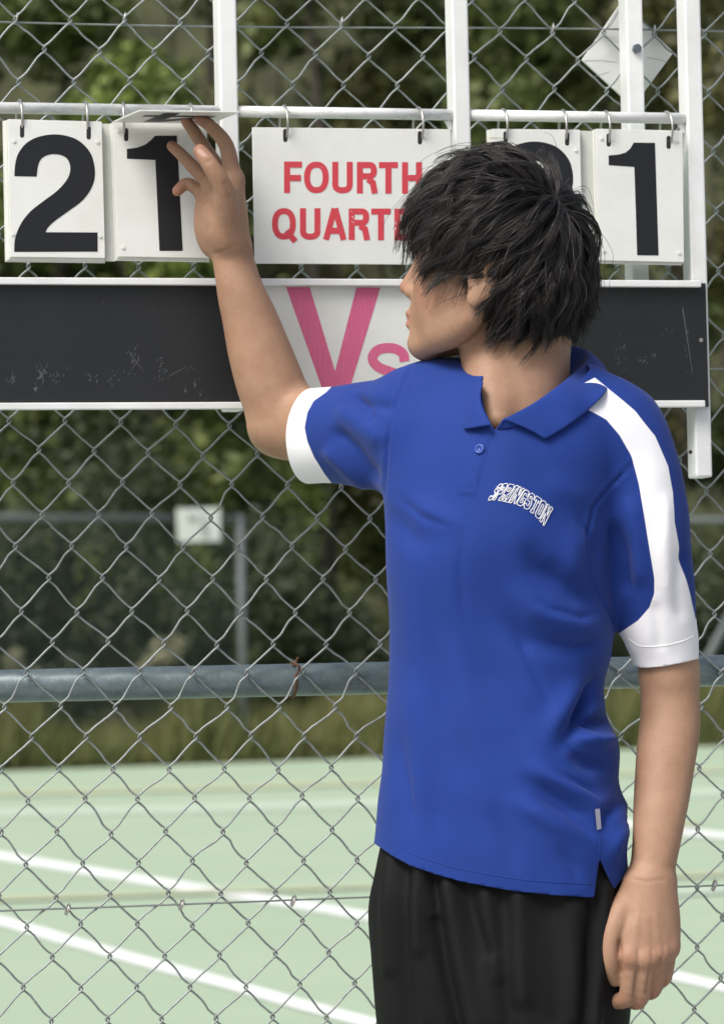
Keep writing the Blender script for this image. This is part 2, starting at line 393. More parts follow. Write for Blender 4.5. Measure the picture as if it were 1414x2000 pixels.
def grass():
    n = 30000
    c = E0[None] + ed[None]*(rng.random(n)*22-6)[:, None] + en[None]*(.05+rng.random(n)*1.5)[:, None]
    h = (.35+.60*rng.random(n))*(.6+.65*np.abs(np.sin(c[:, 0]*1.3+.7*np.sin(c[:, 0]*3))))
    a = rng.random(n)*6.28; t = np.stack([np.cos(a), np.sin(a), 0*a], 1)*.022; lean = rng.normal(size=(n, 3))*.18; lean[:, 2] = 0
    tip = c+lean+np.stack([0*h, 0*h, h], 1)
    V = np.stack([c-t, c+t, tip], 1).reshape(-1, 3)
    tag(mesh_np('grass', V, np.arange(3*n).reshape(-1, 3), None, M['grassblade'], False), 'dry long grass along the far edge of the court', 'grass', None, 'stuff')
grass()

# ------------------------------------------------------------------ fence on the far side of the court
def far_fence():
    mt = NT('grey_fence_pipe').set(Base_Color=(0.12,0.138,0.14), Roughness=0.55, Metallic=0.2)
    wm = NT('dark_fence_wire').set(Base_Color=(0.05,0.07,0.06), Roughness=0.6)
    base = E0+en*.25
    def at(px):                               # point on the fence line under a picture column
        d = ray(px, 1480); A = np.array([[d[0], -ed[0]], [d[1], -ed[1]]]); t = np.linalg.solve(A, (base-CAM)[:2]); return base+ed*t[1]
    pa, pb = at(-420), at(478)
    root = empty('boundary_fence', (pb[0], pb[1], 0), 'grey pipe fence with fine dark mesh carrying the white court sign', 'fence')
    H = 3.08
    for p in (pa, at(40)*0+at(-30), pb):
        tube('post', [(p[0], p[1], 0), (p[0]-.0, p[1], H)], .058, root, mt, 10)
    tube('top_rail', [(pa[0], pa[1], H-.05), (pb[0], pb[1], H-.05)], .05, root, mt, 10)
    L = np.linalg.norm(pb-pa); V = []; F = []
    u0 = (pb-pa)/L; w = .008; st = .16
    for sgn in (1, -1):
        k = -H
        while k < L+H:
            # diagonal from z=0 at s=k to z=H at s=k+sgn*H
            s0, s1, z0, z1 = k, k+sgn*H, .03, H-.1
            if s0 < 0: z0 += (0-s0)*(H/abs(H))*1 if sgn > 0 else 99; s0 = 0
            if s0 > L: z0 += (s0-L) if sgn < 0 else 99; s0 = L
            if s1 < 0: z1 -= (0-s1); s1 = 0
            if s1 > L: z1 -= (s1-L); s1 = L
            if z1 > z0+.05 and z0 < 50:
                a = pa+u0*s0; b = pa+u0*s1; o = len(V); yo = en*(.01*sgn)
                V += [tuple(a+yo+[0,0,z0-w]), tuple(b+yo+[0,0,z1-w]), tuple(b+yo+[0,0,z1+w]), tuple(a+yo+[0,0,z0+w])]; F.append((o, o+1, o+2, o+3))
            k += st
    tag(mesh('mesh_panel', V, F, root, wm), kind='stuff')
    qa, qb = at(1300), at(1900)
    r2 = empty('boundary_fence', (qa[0], qa[1], 0), 'grey pipe fence with a diagonal brace beyond the hanging arm', 'fence')
    for p in (qa, at(1480), qb): tube('post', [(p[0], p[1], 0), (p[0], p[1], H)], .06, r2, mt, 10)
    tube('top_rail', [(qa[0], qa[1], H-.05), (qb[0], qb[1], H-.05)], .045, r2, mt, 10)
    c, d = at(1290), at(1480)
    tube('brace', [(at(1318)[0], at(1318)[1], .35), (d[0], d[1], 2.35)], .06, r2, mt, 10)
    # white court sign on the fence
    def onf(px, py, off): 
        dd = ray(px, py); b2 = base-en*off; t = np.dot(b2-CAM, en)/np.dot(dd, en); return CAM+dd*t
    sg = empty('court_sign', onf(388, 1058, .1), 'small white sign with faint grey characters on the far fence', 'sign')
    prism('panel', [onf(*p, .12) for p in ((347,993),(430,991),(431,1057),(349,1059))], en*.02, sg, M['card'])
    gm = NT('faded_sign_print').set(Base_Color=(0.22,0.27,0.26), Roughness=0.7)
    for k, (st_, wd_) in enumerate(((((372,1021),(372,1007),(382,1021),(382,1007)), 4), (((392,1010),(398,1008),(402,1014),(398,1020),(392,1020)), 3), (((408,1028),(396,1028),(396,1036),(405,1036),(408,1042),(404,1048),(395,1048)), 4))):
        P = np.array(st_, float)
        for i in range(len(P)-1):
            a, b = P[i], P[i+1]; n = np.array([-(b-a)[1], (b-a)[0]]); n = n/np.linalg.norm(n)*wd_/2
            prism('character', [onf(*(a-n), .125+.001*i+.004*k), onf(*(b-n), .125+.001*i+.004*k), onf(*(b+n), .125+.001*i+.004*k), onf(*(a+n), .125+.001*i+.004*k)], en*.0005, sg, gm)
far_fence()

# ------------------------------------------------------------------ the chain link fence
def chain_fence():
    root = empty('chain_link_fence', (0, 0.03, 0), 'galvanised chain link fence with thick pipe rail in front of the court', 'fence')
    # picture rows measured where the wires knot: row, column phase, x, y
    rows = [(0,0,31,37),(1,.5,87.5,97),(2,0,37.5,157),(8,0,57,520),(13,.5,129,823),(14,0,76.3,881),(15,.5,135,941),(16,0,86,1005),(17,.5,142,1066),
            (18,0,95,1128),(19,.5,151,1192),(20,0,105,1255),(21,.5,163,1311),(22,0,120,1380),(23,.5,168,1438),(24,0,114,1503),(25,.5,164,1560),
            (26,0,111,1626),(27,.5,163,1684),(28,0,109,1748),(29,.5,161,1806),(30,0,106,1870),(31,.5,157.5,1929),(32,0,101,1994)]
    pitch = (FP(1277,65,0)[0]-FP(31,37,0)[0])/12
    n_ = np.array([r[0] for r in rows], float)
    pts = np.array([FP(r[2], r[3], 0) for r in rows]); X = pts[:, 0]-np.array([r[1] for r in rows])*pitch; Z = pts[:, 2]
    N0, N1 = -14, 41
    allr = np.arange(N0, N1)
    def ext(v):
        out = np.interp(allr, n_, v); s0 = (v[2]-v[0])/2; s1 = (v[-1]-v[-5])/4
        out = np.where(allr < 0, v[0]+s0*allr, out); return np.where(allr > 32, v[-1]+s1*(allr-32), out)
    RX, RZ = ext(X), ext(Z)
    slant = np.interp(allr, [8, 13, 33], [0, -.021, -.024])
    jit = rng.normal(size=(len(allr), 40, 2))*.0011
    def node(r, k):                                   # r row index from N0, k column (may be .5)
        j = jit[r, int(k*1+6) % 40]
        x = RX[r]+k*pitch
        return np.array([x+j[0], 0, RZ[r]+slant[r]*k*pitch+j[1]])
    e, rad = .0022, .00142
    for ci in np.arange(-2, 16.01, .5):
        P = []
        for r in range(len(allr)):
            even = (allr[r] % 2 == 0)
            # this wire swings between column ci and ci+.5
            base_int = abs(ci-round(ci)) < 1e-6
            left = (even == base_int); k = ci if left else ci+.5
            c = node(r, k); s = 1 if left else -1      # s: towards the inside of this wire
            if r == 0: prev = None
            for dx, dy, dz in ((.0098, -1, .0116), (.0046, -1, .0068), (-.0004, -.85, .0034), (-.0022, 0, 0), (-.0004, .85, -.0034), (.0046, 1, -.0068), (.0098, 1, -.0116)):
                P.append(c+np.array([s*dx, e*s*dy, dz]))
            if r < len(allr)-1:
                k2 = ci+.5 if left else ci; c2 = node(r+1, k2)
                a = P[-1]; b = c2+np.array([-s*.0098, e*s, .0116]); bow = rng.normal()*.0004
                for t in (.33, .67): P.append(a+(b-a)*t+np.array([bow, rng.normal()*.0006, bow]))
        o = tube('wire', P, rad, root, M['galv'], 6)
    def lw(y0, y1, Y, r=.0014, n=24, sag=.0):
        P = [FP(x, y0+(y1-y0)*(x/1414.0)+3*math.sin(x*.004), Y) for x in np.linspace(-250, 1660, n)]
        tube('line_wire', P, r, root, M['galv'], 6)
    lw(43, 63, .0055); lw(735, 722, .0055)
    Pb = catmull([FP(x, y, -.0042) for x, y in ((-250,1790),(0,1779),(200,1772),(440,1763),(725,1752),(1050,1741),(1414,1729),(1660,1720))], 40)
    tube('line_wire', Pb, .0014, root, M['galv'], 6)
    for x, y in ((133,1777),(355,1768),(573,1760),(1394,1730)):
        c = FP(x, y, -.0042); a = np.linspace(0, 4.5*math.pi, 26)
        P = np.stack([c[0]+.0045*np.cos(a)*.55+.0026*(a/a[-1]-.5), c[1]+.0040*np.sin(a), c[2]+.0062*np.cos(a)-.003*(a/a[-1]-.5)], 1)
        tube('wire_clip', P, .0011, root, M['steel'], 6)
    for x, y in ((33,36),(243,35),(666,44),(1078,56),(1276,60)):
        c = FP(x, y, .002); a = np.linspace(0, 3.3*math.pi, 22)
        P = np.stack([c[0]+.0035*np.cos(a)*.5, c[1]+.0048*np.sin(a), c[2]+.0072*np.cos(a)], 1)
        tube('wire_clip', P, .0011, root, M['steel'], 6)
    # thick rail behind the mesh, posts outside the view
    za = (FP(707,1293.5,.03)[2]+FP(707,1356.5,.03)[2])/2; rr = (FP(707,1293.5,.03)[2]-FP(707,1356.5,.03)[2])/2
    yy = .0048+rr
    tube('rail', [(-1.9, yy, za), (1.9, yy, za)], rr, root, M['pipe'], 24)
    for x in (-1.9, 1.9): tube('post', [(x, yy, -.3), (x, yy, 2.75)], .026, root, M['pipe'], 16)
    c = FP(580, 1297, -.003); P = []
    for a in np.linspace(-.3, 2*math.pi-.9, 26):
        P.append((c[0]+.0004*math.sin(3*a), yy+(rr+.0016)*-math.cos(a-0.0), za+(rr+.0016)*math.sin(-a)+0))
    tube('wire_tie', P, .0017, root, M['rust'], 6)
    P = [c+np.array([.002*math.cos(a)+.003*(a/9-.5), -.0035+.0035*math.sin(a), .008-.021*a/9]) for a in np.linspace(0, 9, 24)]
    tube('wire_tie', P, .0016, root, M['rust'], 6)
chain_fence()
# ------------------------------------------------------------------ lettering as flat print on real surfaces
def ribbon(pts, t, closed=False):
    P = np.asarray(pts, float); n = len(P)
    if closed: T = np.roll(P, -1, 0)-np.roll(P, 1, 0)
    else: T = np.gradient(P, axis=0)
    T /= np.linalg.norm(T, axis=1)[:, None]; N = np.stack([-T[:, 1], T[:, 0]], 1)
    if not closed and n > 2:                          # mitre
        for i in range(1, n-1):
            a = P[i]-P[i-1]; b = P[i+1]-P[i]; a /= np.linalg.norm(a); b /= np.linalg.norm(b)
            m_ = np.array([-(a+b)[1], (a+b)[0]]); m_ /= np.linalg.norm(m_); N[i] = m_/max(.6, m_@np.array([-a[1], a[0]]))
    L, R_ = P+N*t/2, P-N*t/2; V = np.empty((2*n, 2)); V[0::2] = L; V[1::2] = R_
    F = [(2*i, 2*i+1, (2*i+3) % (2*n), (2*i+2) % (2*n)) for i in range(n if closed else n-1)]
    return V, F
def arc(cx, cy, rx, ry, a0, a1, n=14, p=2.3):
    a = np.radians(np.linspace(a0, a1, n)); c, s = np.cos(a), np.sin(a)
    return [(cx+rx*np.sign(x)*abs(x)**(2/p), cy-ry*np.sign(y)*abs(y)**(2/p)) for x, y in zip(c, s)]
def glyph(ch, x0, x1, y0, y1, t):
    h = t/2; w = x1-x0; H = y1-y0; cx, cy = (x0+x1)/2, (y0+y1)/2; ym = y0+H*.5
    L = [(x0+h, y1), (x0+h, y0)]
    if ch == 'F': return [(L, 0), ([(x0+t, y0+h), (x1, y0+h)], 0), ([(x0+t, y0+H*.52), (x1-w*.06, y0+H*.52)], 0)]
    if ch == 'E': return [(L, 0), ([(x0+t, y0+h), (x1, y0+h)], 0), ([(x0+t, ym), (x1-w*.06, ym)], 0), ([(x0+t, y1-h), (x1, y1-h)], 0)]
    if ch == 'T': return [([(x0, y0+h), (x1, y0+h)], 0), ([(cx, y0+t), (cx, y1)], 0)]
    if ch == 'H': return [(L, 0), ([(x1-h, y0), (x1-h, y1)], 0), ([(x0+t, ym), (x1-t, ym)], 0)]
    if ch in 'OQ':
        r = [(arc(cx, cy, w/2-h, H/2-h, 0, 351, 40, 2.35), 1)]
        if ch == 'Q': r.append(([(cx+w*.10, y1-H*.28), (x1-w*.02, y1+H*.06)], 0))
        return r
    if ch == 'U': return [([(x0+h, y0)]+arc(cx, y1-w*.42, w/2-h, w*.42-h, 180, 360, 18, 2.3)+[(x1-h, y0)], 0)]
    if ch == 'R': return [(L, 0), ([(x0+t, y0+h)]+arc(x1-H*.24, y0+H*.275, H*.24-h, H*.275-h, 90, -90, 14, 2.4)+[(x0+t, y0+H*.55-h)], 0),
                          ([(x0+w*.55, y0+H*.55), (x0+w*.80, y0+H*.66), (x1-h*1.05, y0+H*.82), (x1-h*.7, y1)], 0)]
    if ch == 'A': return [([(x0+h*.8, y1), (cx-h*.1, y0)], 0), ([(x1-h*.8, y1), (cx+h*.1, y0)], 0), ([(x0+w*.25, y1-H*.29), (x1-w*.25, y1-H*.29)], 0)]
def print_px(name, strokes, t, Y, parent, mat):
    V, F = [], []
    for k, (pts, closed) in enumerate(strokes):
        v, f = ribbon(pts, t, closed); o = len(V); y = Y-.00012*(k % 4)
        V += [tuple(FP(a, b, y)) for a, b in v]; F += [tuple(i+o for i in q) for q in f]
    return mesh(name, V, F, parent, mat)
def poly_px(name, pxs, Y, parent, mat):
    pts = [FP(x, y, Y) for x, y in pxs]; tri = tessellate_polygon([[Vector(p) for p in pts]])
    return mesh(name, pts, [tuple(t) for t in tri], parent, mat)

# ------------------------------------------------------------------ the scoreboard frame
YF, YB = -.088, -.053                                # front and back of the square posts
sb = empty('scoreboard', (0, -.07, 0), 'white scoreboard frame with black board and pink letters fixed to the fence', 'scoreboard')
ZTOP = 2.22
def post(x0, x1, yref, zbot, yf=YF, yb=YB):
    a, b = FP(x0, yref, yf)[0], FP(x1, yref, yf)[0]
    return box('post', (a, yf, zbot), (b, yb, ZTOP), sb, M['white_paint'], .0025)
zbd = FP(707, 800, -.09)[2]
pA = post(428.5, 464, 100, zbd); pB = post(884, 916, 100, zbd)
pD = post(1338.5, 1370, 100, FP(1365, 932, YF)[2])
pC = post(1224, 1256.5, 100, zbd, -.047, -.0125)
ya = -.078
def bar(x0, x1):                                     # butts against the side faces of the posts
    zb = FP(700, 221.5, ya)[2]
    tube('hanging_bar', [(x0, ya, zb), (x1, ya, zb)], .0074, sb, M['bar_paint'], 16)
AX = (FP(428.5, 100, YF)[0], FP(464, 100, YF)[0]); BX = (FP(884, 100, YF)[0], FP(916, 100, YF)[0]); DX = FP(1338.5, 100, YF)[0]
bar(-1.35, AX[0]+.0005); bar(AX[1]-.0005, BX[0]+.0005); bar(BX[1]-.0005, DX+.0005)
for x in (BX[0], DX):                                # weld gussets under the bar ends
    z = FP(700, 221.5, ya)[2]
    prism('bracket', [(x-.0105, ya, z-.0078), (x-.0004, ya, z-.0078), (x-.0004, ya, z-.020), (x-.005, ya, z-.018)], (0, .003, 0), sb, M['white_paint'], .0006)
box('crossbar', (-1.35, YF, ZTOP), (FP(1370,100,YF)[0], YB, ZTOP+.035), sb, M['white_paint'], .0025)
pz = box('post', (-1.35-.035, YF, .004), (-1.35, YB, ZTOP+.035), sb, M['white_paint'], .0025)
YP = -.0925
zt, zb_ = FP(707, 550, YP)[2], FP(707, 797, YP)[2]
xr = FP(1380.5, 670, YP)[0]; xv0, xv1 = FP(478, 670, YP)[0], FP(846, 700, YP)[0]
box('black_panel', (-1.35, YP, zb_), (xv0, YP+.004, zt), sb, M['board'], .0005)
box('white_panel', (xv0+.0006, YP, zb_), (xv1, YP+.004, zt), sb, M['card'], .0005)
box('black_panel', (xv1+.0006, YP, zb_), (xr, YP+.004, zt), sb, M['board'], .0005)
for y0, y1, xe in ((546.2, 559.6, 1369), (785.3, 798.5, 1377)):
    za, zc = FP(707, y0, YP)[2], FP(707, y1, YP)[2]
    box('trim', (-1.352, YP-.010, zc), (FP(xe, (y0+y1)/2, YP-.01)[0], YP-.0004, za), sb, M['white_paint'], .0012)
poly_px('letter', [(559,560.7),(605,560.7),(654.5,725),(696,561.8),(742.8,561.8),(675,784),(638,784)], YP-.0004, sb, M['pink_print'])
sp = catmull([(790,706,0),(787,691,0),(773,681.5,0),(757,679.5,0),(739,683,0),(728.5,694,0),(729.5,707,0),(743,719,0),(768,728,0),(787,738,0),(796,751,0),(793,766,0),(780,774,0),(760,776,0),(740,773,0),(729,763,0),(727,752,0)], 60)[:, :2]
print_px('letter', [(sp, 0)], 19, YP-.0004, sb, M['pink_print'])
def hexbolt(name, px, py, Y, r, parent, mat, head=.006, sides=6):
    c = FP(px, py, Y); pts = [c+np.array([r*math.cos(a+.3), 0, r*math.sin(a+.3)]) for a in np.linspace(0, 2*math.pi, sides, endpoint=False)]
    return prism(name, pts, (0, -head, 0), parent, mat, .0008)
hexbolt('bolt', 1242, 95.5, -.0472, .0066, sb, M['bolt'])
hexbolt('screw', 1368, 664.5, YP-.0002, .0028, sb, M['steel'], .0015, 12)
hexbolt('screw_hole', 1347.5, 883, YF-.0001, .0027, sb, M['dark'], .0004, 12)
hexbolt('bolt', 424, 206, -.0881, .0026, sb, M['white_paint'], .002, 10)
# scuffs: small raised chalky scrapes on the black board
def scuffs(spots, n=1):
    V, F = [], []
    for (x, y, l, w, a) in spots:
        dx, dy = math.cos(a)*l/2, math.sin(a)*l/2; nx, ny = -math.sin(a)*w/2, math.cos(a)*w/2; o = len(V)
        for sx, sy in ((-1, -1), (1, -.3), (1, .3), (-1, 1)): V.append(tuple(FP(x+sx*dx+sy*nx, y+sx*dy+sy*ny, YP-.0003)))
        F.append((o, o+1, o+2, o+3))
    tag(mesh('scuff_marks', V, F, sb, M['scuff']), kind='stuff')
sp_ = []
for cx, cy, rx, ry, n in ((82,725,14,18,34),(25,742,8,10,14),(110,735,18,12,12),(178,740,8,8,8),(222,735,8,14,9),(258,700,14,26,14),(315,722,12,16,18),(370,720,6,6,5),(1212,690,10,26,16),(1252,705,8,6,10),(1275,695,5,5,5),(1340,650,6,50,8)):
    for _ in range(n): sp_.append((random.gauss(cx, rx*.6), random.gauss(cy, ry*.6), random.uniform(2, 8), random.uniform(.5, 1.3), random.gauss(2.0, .45)))
sp_ += [(268, 708, 46, .9, .95), (262, 715, 30, .8, 2.2), (350, 724, 40, .9, -.5), (1342, 665, 130, 1.3, 1.42)]
scuffs(sp_)

# white diamond plate on the far side of the mesh
dp = empty('diamond_plate', FP(1225, 105, .012), 'white square plate turned as a diamond behind the mesh and bolted post', 'plate')
plane_px('plate', [(1136,117),(1213.5,3),(1315,102),(1236,209)], .012, .004, dp, M['card'], .0006)
scr = NT('grey_scratch').set(Base_Color=(0.35,0.35,0.34), Roughness=0.8)
for pts in ([(1209,14),(1190,45),(1180,60)], [(1142,119),(1172,118),(1205,122)], [(1262,112),(1290,117),(1303,122)], [(1160,150),(1190,140)]):
    v, f = ribbon(pts, 1.1); mesh('scratch', [tuple(FP(a, b, .0116)) for a, b in v], f, dp, scr)

# ------------------------------------------------------------------ cards hanging on rings
YC = -.0962                                          # front face of the front cards
TWO = [(58,688),(60,650),(68,612),(84,582),(110,555),(150,535),(205,525),(260,530),(310,550),(350,590),(368,635),(372,690),(357,738),(322,785),(270,824),(215,864),(190,888),(180,907),(383,908),(383,983),(57,984),(60,935),(80,880),(118,828),(172,785),(225,745),(262,703),(276,665),(270,630),(250,610),(215,602),(185,607),(162,622),(150,650),(145,690)]
TWO = [tuple(p[:2]) for p in catmull([(a, b, 0) for a, b in TWO[:18]], 64)]+TWO[18:20]+[tuple(p[:2]) for p in catmull([(a, b, 0) for a, b in TWO[20:]], 56)]
ONE_L = [(248.5,291),(268,288.5),(285,282),(297,272),(303.5,265),(346,265),(351,360),(357.5,490),(312,490),(308,400),(304,312.5),(248.5,310)]
ONE_R = [(a/2+707, b/2) for a, b in ((962,607),(1000,604),(1028,596),(1047,580),(1060,557),(1143,558),(1150,780),(1157,998),(1073,997),(1068,820),(1062,652),(962,645))]
def smooth_poly(P, n):                               # rounded outline, corners kept
    return P
def stadium(cx, cy, w, h, n=8):
    r = w/2; return [(cx+r*math.cos(a), cy-(h/2-r)-r*math.sin(a)) for a in np.linspace(0, math.pi, n)] + [(cx-r*math.cos(a), cy+(h/2-r)+r*math.sin(a)) for a in np.linspace(0, math.pi, n)]
def card(quad, label, group=None, Y=YC, digit=None, mat='black_print', slots=(), rivets=(), th=.0018, cmat='card'):
    c = empty('number_card', FP(*quad[3], Y), label, 'card', group)
    plane_px('sheet', quad, Y, th, c, M[cmat], .0004)
    if digit: poly_px('printed_digit', digit, Y-.0003, c, M[mat])
    for x, y in slots: poly_px('slot', stadium(x, y, 8.5, 26), Y-.0002, c, M['dark'])
    for x, y in rivets: hexbolt('rivet', x, y, Y-.0001, .0026, c, M['card'], .0012, 12)
    return c
two_l = [(a/2, b/2) for a, b in TWO]
two_r = [(1119.5-(187-x)*.95, 277+(y-263)*.97) for x, y in two_l]
card([(16,232.5),(199.5,237.5),(206,504),(21,501.5)], 'white card with a whole black 2, hung beside the card being lifted', Y=YC-.004, digit=two_l, slots=((44,256),(174,259.5)), rivets=((28,275),(191,277),(26,457),(196,461)))
card([(220.5,238),(404.5,241),(409.5,504),(231,501)], 'white card with a black 1 under the lifted card', digit=ONE_L, slots=((247,263),), rivets=((232,256),(241,483)))
card([(961,251.5),(1132,253.5),(1138,511),(967,508)], 'white card with a black figure half hidden by the hair', digit=two_r, slots=((987,269.5),(1107,271.5)), rivets=((973,292),(1124,293)), Y=YC-.002)
card([(1163,251.5),(1332,255),(1335,512),(1169,508.5)], 'white card with a black 1 next to the end post of the scoreboard', digit=ONE_R, slots=((1188,273.5),(1305,278)), rivets=((1174,270),(1321,275),(1178.5,490),(1325,494)))
def stack(quad, shifts, label, group, Y0):
    for k, (dx0, dx1, dy0, dy1) in enumerate(shifts):
        q = [(quad[0][0]+dx0, quad[0][1]+dy0), (quad[1][0]+dx1, quad[1][1]+dy0), (quad[2][0]+dx1, quad[2][1]+dy1), (quad[3][0]+dx0, quad[3][1]+dy1)]
        card(q, label, group, Y=Y0+.0021*(k+1), cmat='card' if k % 2 else 'cardback', th=.0017)
q2 = [(16,232.5),(199.5,237.5),(206,504),(21,501.5)]; q1 = [(220.5,238),(404.5,241),(409.5,504),(231,501)]
stack(q2, [(-3,-2,2,4),(-7,-3,3,7),(-10,0,4,10)], 'plain white card of the stack behind the whole black 2', 'cards stacked behind the whole black 2', YC-.004)
card([(150,240.5),(219.5,242),(226,510.5),(156,509.5)], 'grey white backing card filling the gap left of the lifted card', Y=YC+.0062, cmat='cardback', th=.0016)
stack(q1, [(-2,-1,2,4),(-5,0,3,8)], 'plain white card of the stack behind the 1 under the lifted card', 'cards stacked behind the 1 under the lifted card', YC)
stack([(961,251.5),(1132,253.5),(1138,511),(967,508)], [(-4,-2,1,3),(-8,-1,2,5),(-11,2,3,8)], 'plain white card of the stack behind the half hidden figure', 'cards stacked behind the half hidden figure', YC-.002)
card([(1100,254.5),(1158,256),(1164,514),(1106,512)], 'grey white backing card filling the gap right of the half hidden figure', Y=YC+.0066, cmat='cardback', th=.0016)
stack([(1163,251.5),(1332,255),(1335,512),(1169,508.5)], [(-3,-2,1,3),(-6,-4,2,6)], 'plain white card of the stack behind the 1 by the end post', 'cards stacked behind the 1 by the end post', YC)
sg = empty('quarter_sign', FP(497, 514, YC), 'white sign lettered FOURTH QUARTER in red, hung on two rings', 'sign')
plane_px('sheet', [(493,248.5),(879.5,252.5),(884,517),(498,514.5)], YC, .0028, sg, M['card'], .0005)
for x, y in ((557.5,264.5),(820,269)): poly_px('slot', stadium(x, y, 8.5, 26), YC-.0002, sg, M['dark'])
for word in ((('F',555,590),('O',594,642),('U',649,689),('R',697,736),('T',740,777),('H',785,824)), (('Q',531.5,578),('U',586,626),('A',632,676),('R',681,721),('T',725,763),('E',770,805),('R',813,853))):
    first = word[0][0] == 'F'
    for ch, a, b in word:
        y0, y1 = (315.5+.0055*(a-556), 377+.0055*(a-556)) if first else (406.5+.004*(a-531), 468+.004*(a-531))
        print_px('letter', glyph(ch, a, b, y0, y1, 11.8), 11.8, YC-.0003, sg, M['red_print'])

# the lifted card, held up flat by the fingers
h0, h1 = FP(221, 239.5, YC-.004), FP(411, 242, YC-.004); n0 = FP(287, 217.5, YC-.004-.158); hv = h1-h0; nv = n0-h0
nv = nv-hv*(nv@hv)/(hv@hv)*.75
lc = empty('number_card', h0, 'white card lifted level by the fingertips, its dark 4 seen from below', 'card')
upn = np.cross(hv, nv); upn = upn/np.linalg.norm(upn); upn = upn if upn[2] > 0 else -upn
prism('sheet', [h0, h1, h1+nv, h0+nv], upn*.0018, lc, M['card'], .0003)
four = [(.56,.10),(.72,.10),(.72,.30),(.86,.30),(.86,.43),(.72,.43),(.72,.90),(.55,.90),(.14,.46),(.14,.30),(.56,.30)]
f_in = [(.56,.43),(.56,.68),(.30,.43)]
def cpt(u, v, off): return h0+hv*(1-u)*1.0+nv*(1-v)-upn*off
o_ = [Vector(cpt(u, v, .0003)) for u, v in four]; i_ = [Vector(cpt(u, v, .0003)) for u, v in f_in]
mesh('printed_digit', o_+i_, [tuple(t) for t in tessellate_polygon([o_, i_])], lc, M['black_print'])
LIFT = (h0, hv, nv, upn)

def ring(px, py_top, label, yaw=0.0, dia=.0485, tilt=0.0):
    z1 = FP(px, py_top, ya)[2]; x = FP(px, py_top, ya)[0]; r = dia/2; P = []
    for a in np.linspace(0, 2*math.pi, 40, endpoint=False):
        yy_ = r*math.sin(a)*.94; P.append((x+yy_*math.sin(yaw), ya-.002+yy_*math.cos(yaw), z1-r+r*math.cos(a)))
    o = tube('hanging_ring', P, .00165, None, M['steel'], 8, True)
    return tag(o, label, 'ring', 'steel rings on the hanging bar')
for px, py, lb, yw in ((37.5,196,'steel ring at the outer slot of the whole black 2',.0),(166,199,'steel ring at the inner slot of the whole black 2',.05),(240,201,'steel ring at the free end of the lifted card',.15),(371,204,'steel ring above the fingertips on the lifted card',.1),
                   (553,207,'steel ring at the F end of the red lettered sign',.0),(815,211,'steel ring at the H end of the red lettered sign',-.03),(980,214,'steel ring above the hair at the half hidden figure',.02),(1097,216,'steel ring beside the gap at the half hidden figure',.08),
                   (1180,218,'steel ring at the gap side of the 1 by the end post',.04),(1298.5,219,'steel ring at the post side of the 1 by the end post',-.05)):
    ring(px, py, lb, yw)
# ------------------------------------------------------------------ the boy: implicit surfaces meshed into continuous bodies
BD = 4.55
AW = np.array([math.sin(YAW), math.cos(YAW), 0.0])              # horizontal, away from the camera
BO = np.array([CAM[0], CAM[1], 0.0]) + AW*BD                     # body frame origin on the ground
def toW(V):  V = np.asarray(V, float); return BO + V[..., 0:1]*R0 + V[..., 1:2]*AW + V[..., 2:3]*np.array([0, 0, 1.0])
def P(px, py, b=0.0):                                            # body-frame point seen at a photo pixel, b metres nearer than the body's plane
    d = ray(px, py); t = (BD-b)/(d@AW); q = CAM+d*t-BO
    return np.array([q@R0, q@AW, q[2]])
def PX(V):                                                       # photo pixel of body-frame points
    return project(toW(V))
def smin(a, b, k):
    h = np.maximum(k-np.abs(a-b), 0)/k; return np.minimum(a, b)-h*h*k*.25
def cone(p, a, b, ra, rb, n=None, ratio=1.0):
    a = np.asarray(a, np.float32); b = np.asarray(b, np.float32); ba = b-a; pa = p-a
    t = np.clip((pa@ba)/(ba@ba), 0, 1); q = pa-t[:, None]*ba
    if n is not None:
        n = np.asarray(n, np.float32); n = n/np.linalg.norm(n); q = q+((1/ratio-1)*(q@n))[:, None]*n
    d = np.sqrt((q*q).sum(1))-(ra+t*(rb-ra))
    return d if n is None else d*min(1, ratio*1.15)
def ell(p, c, r, R=None):
    q = p-np.asarray(c, np.float32)
    if R is not None: q = q@R
    r = np.asarray(r, np.float32); k0 = np.sqrt(((q/r)**2).sum(1)); k1 = np.sqrt(((q/(r*r))**2).sum(1))+1e-9
    return k0*(k0-1)/k1
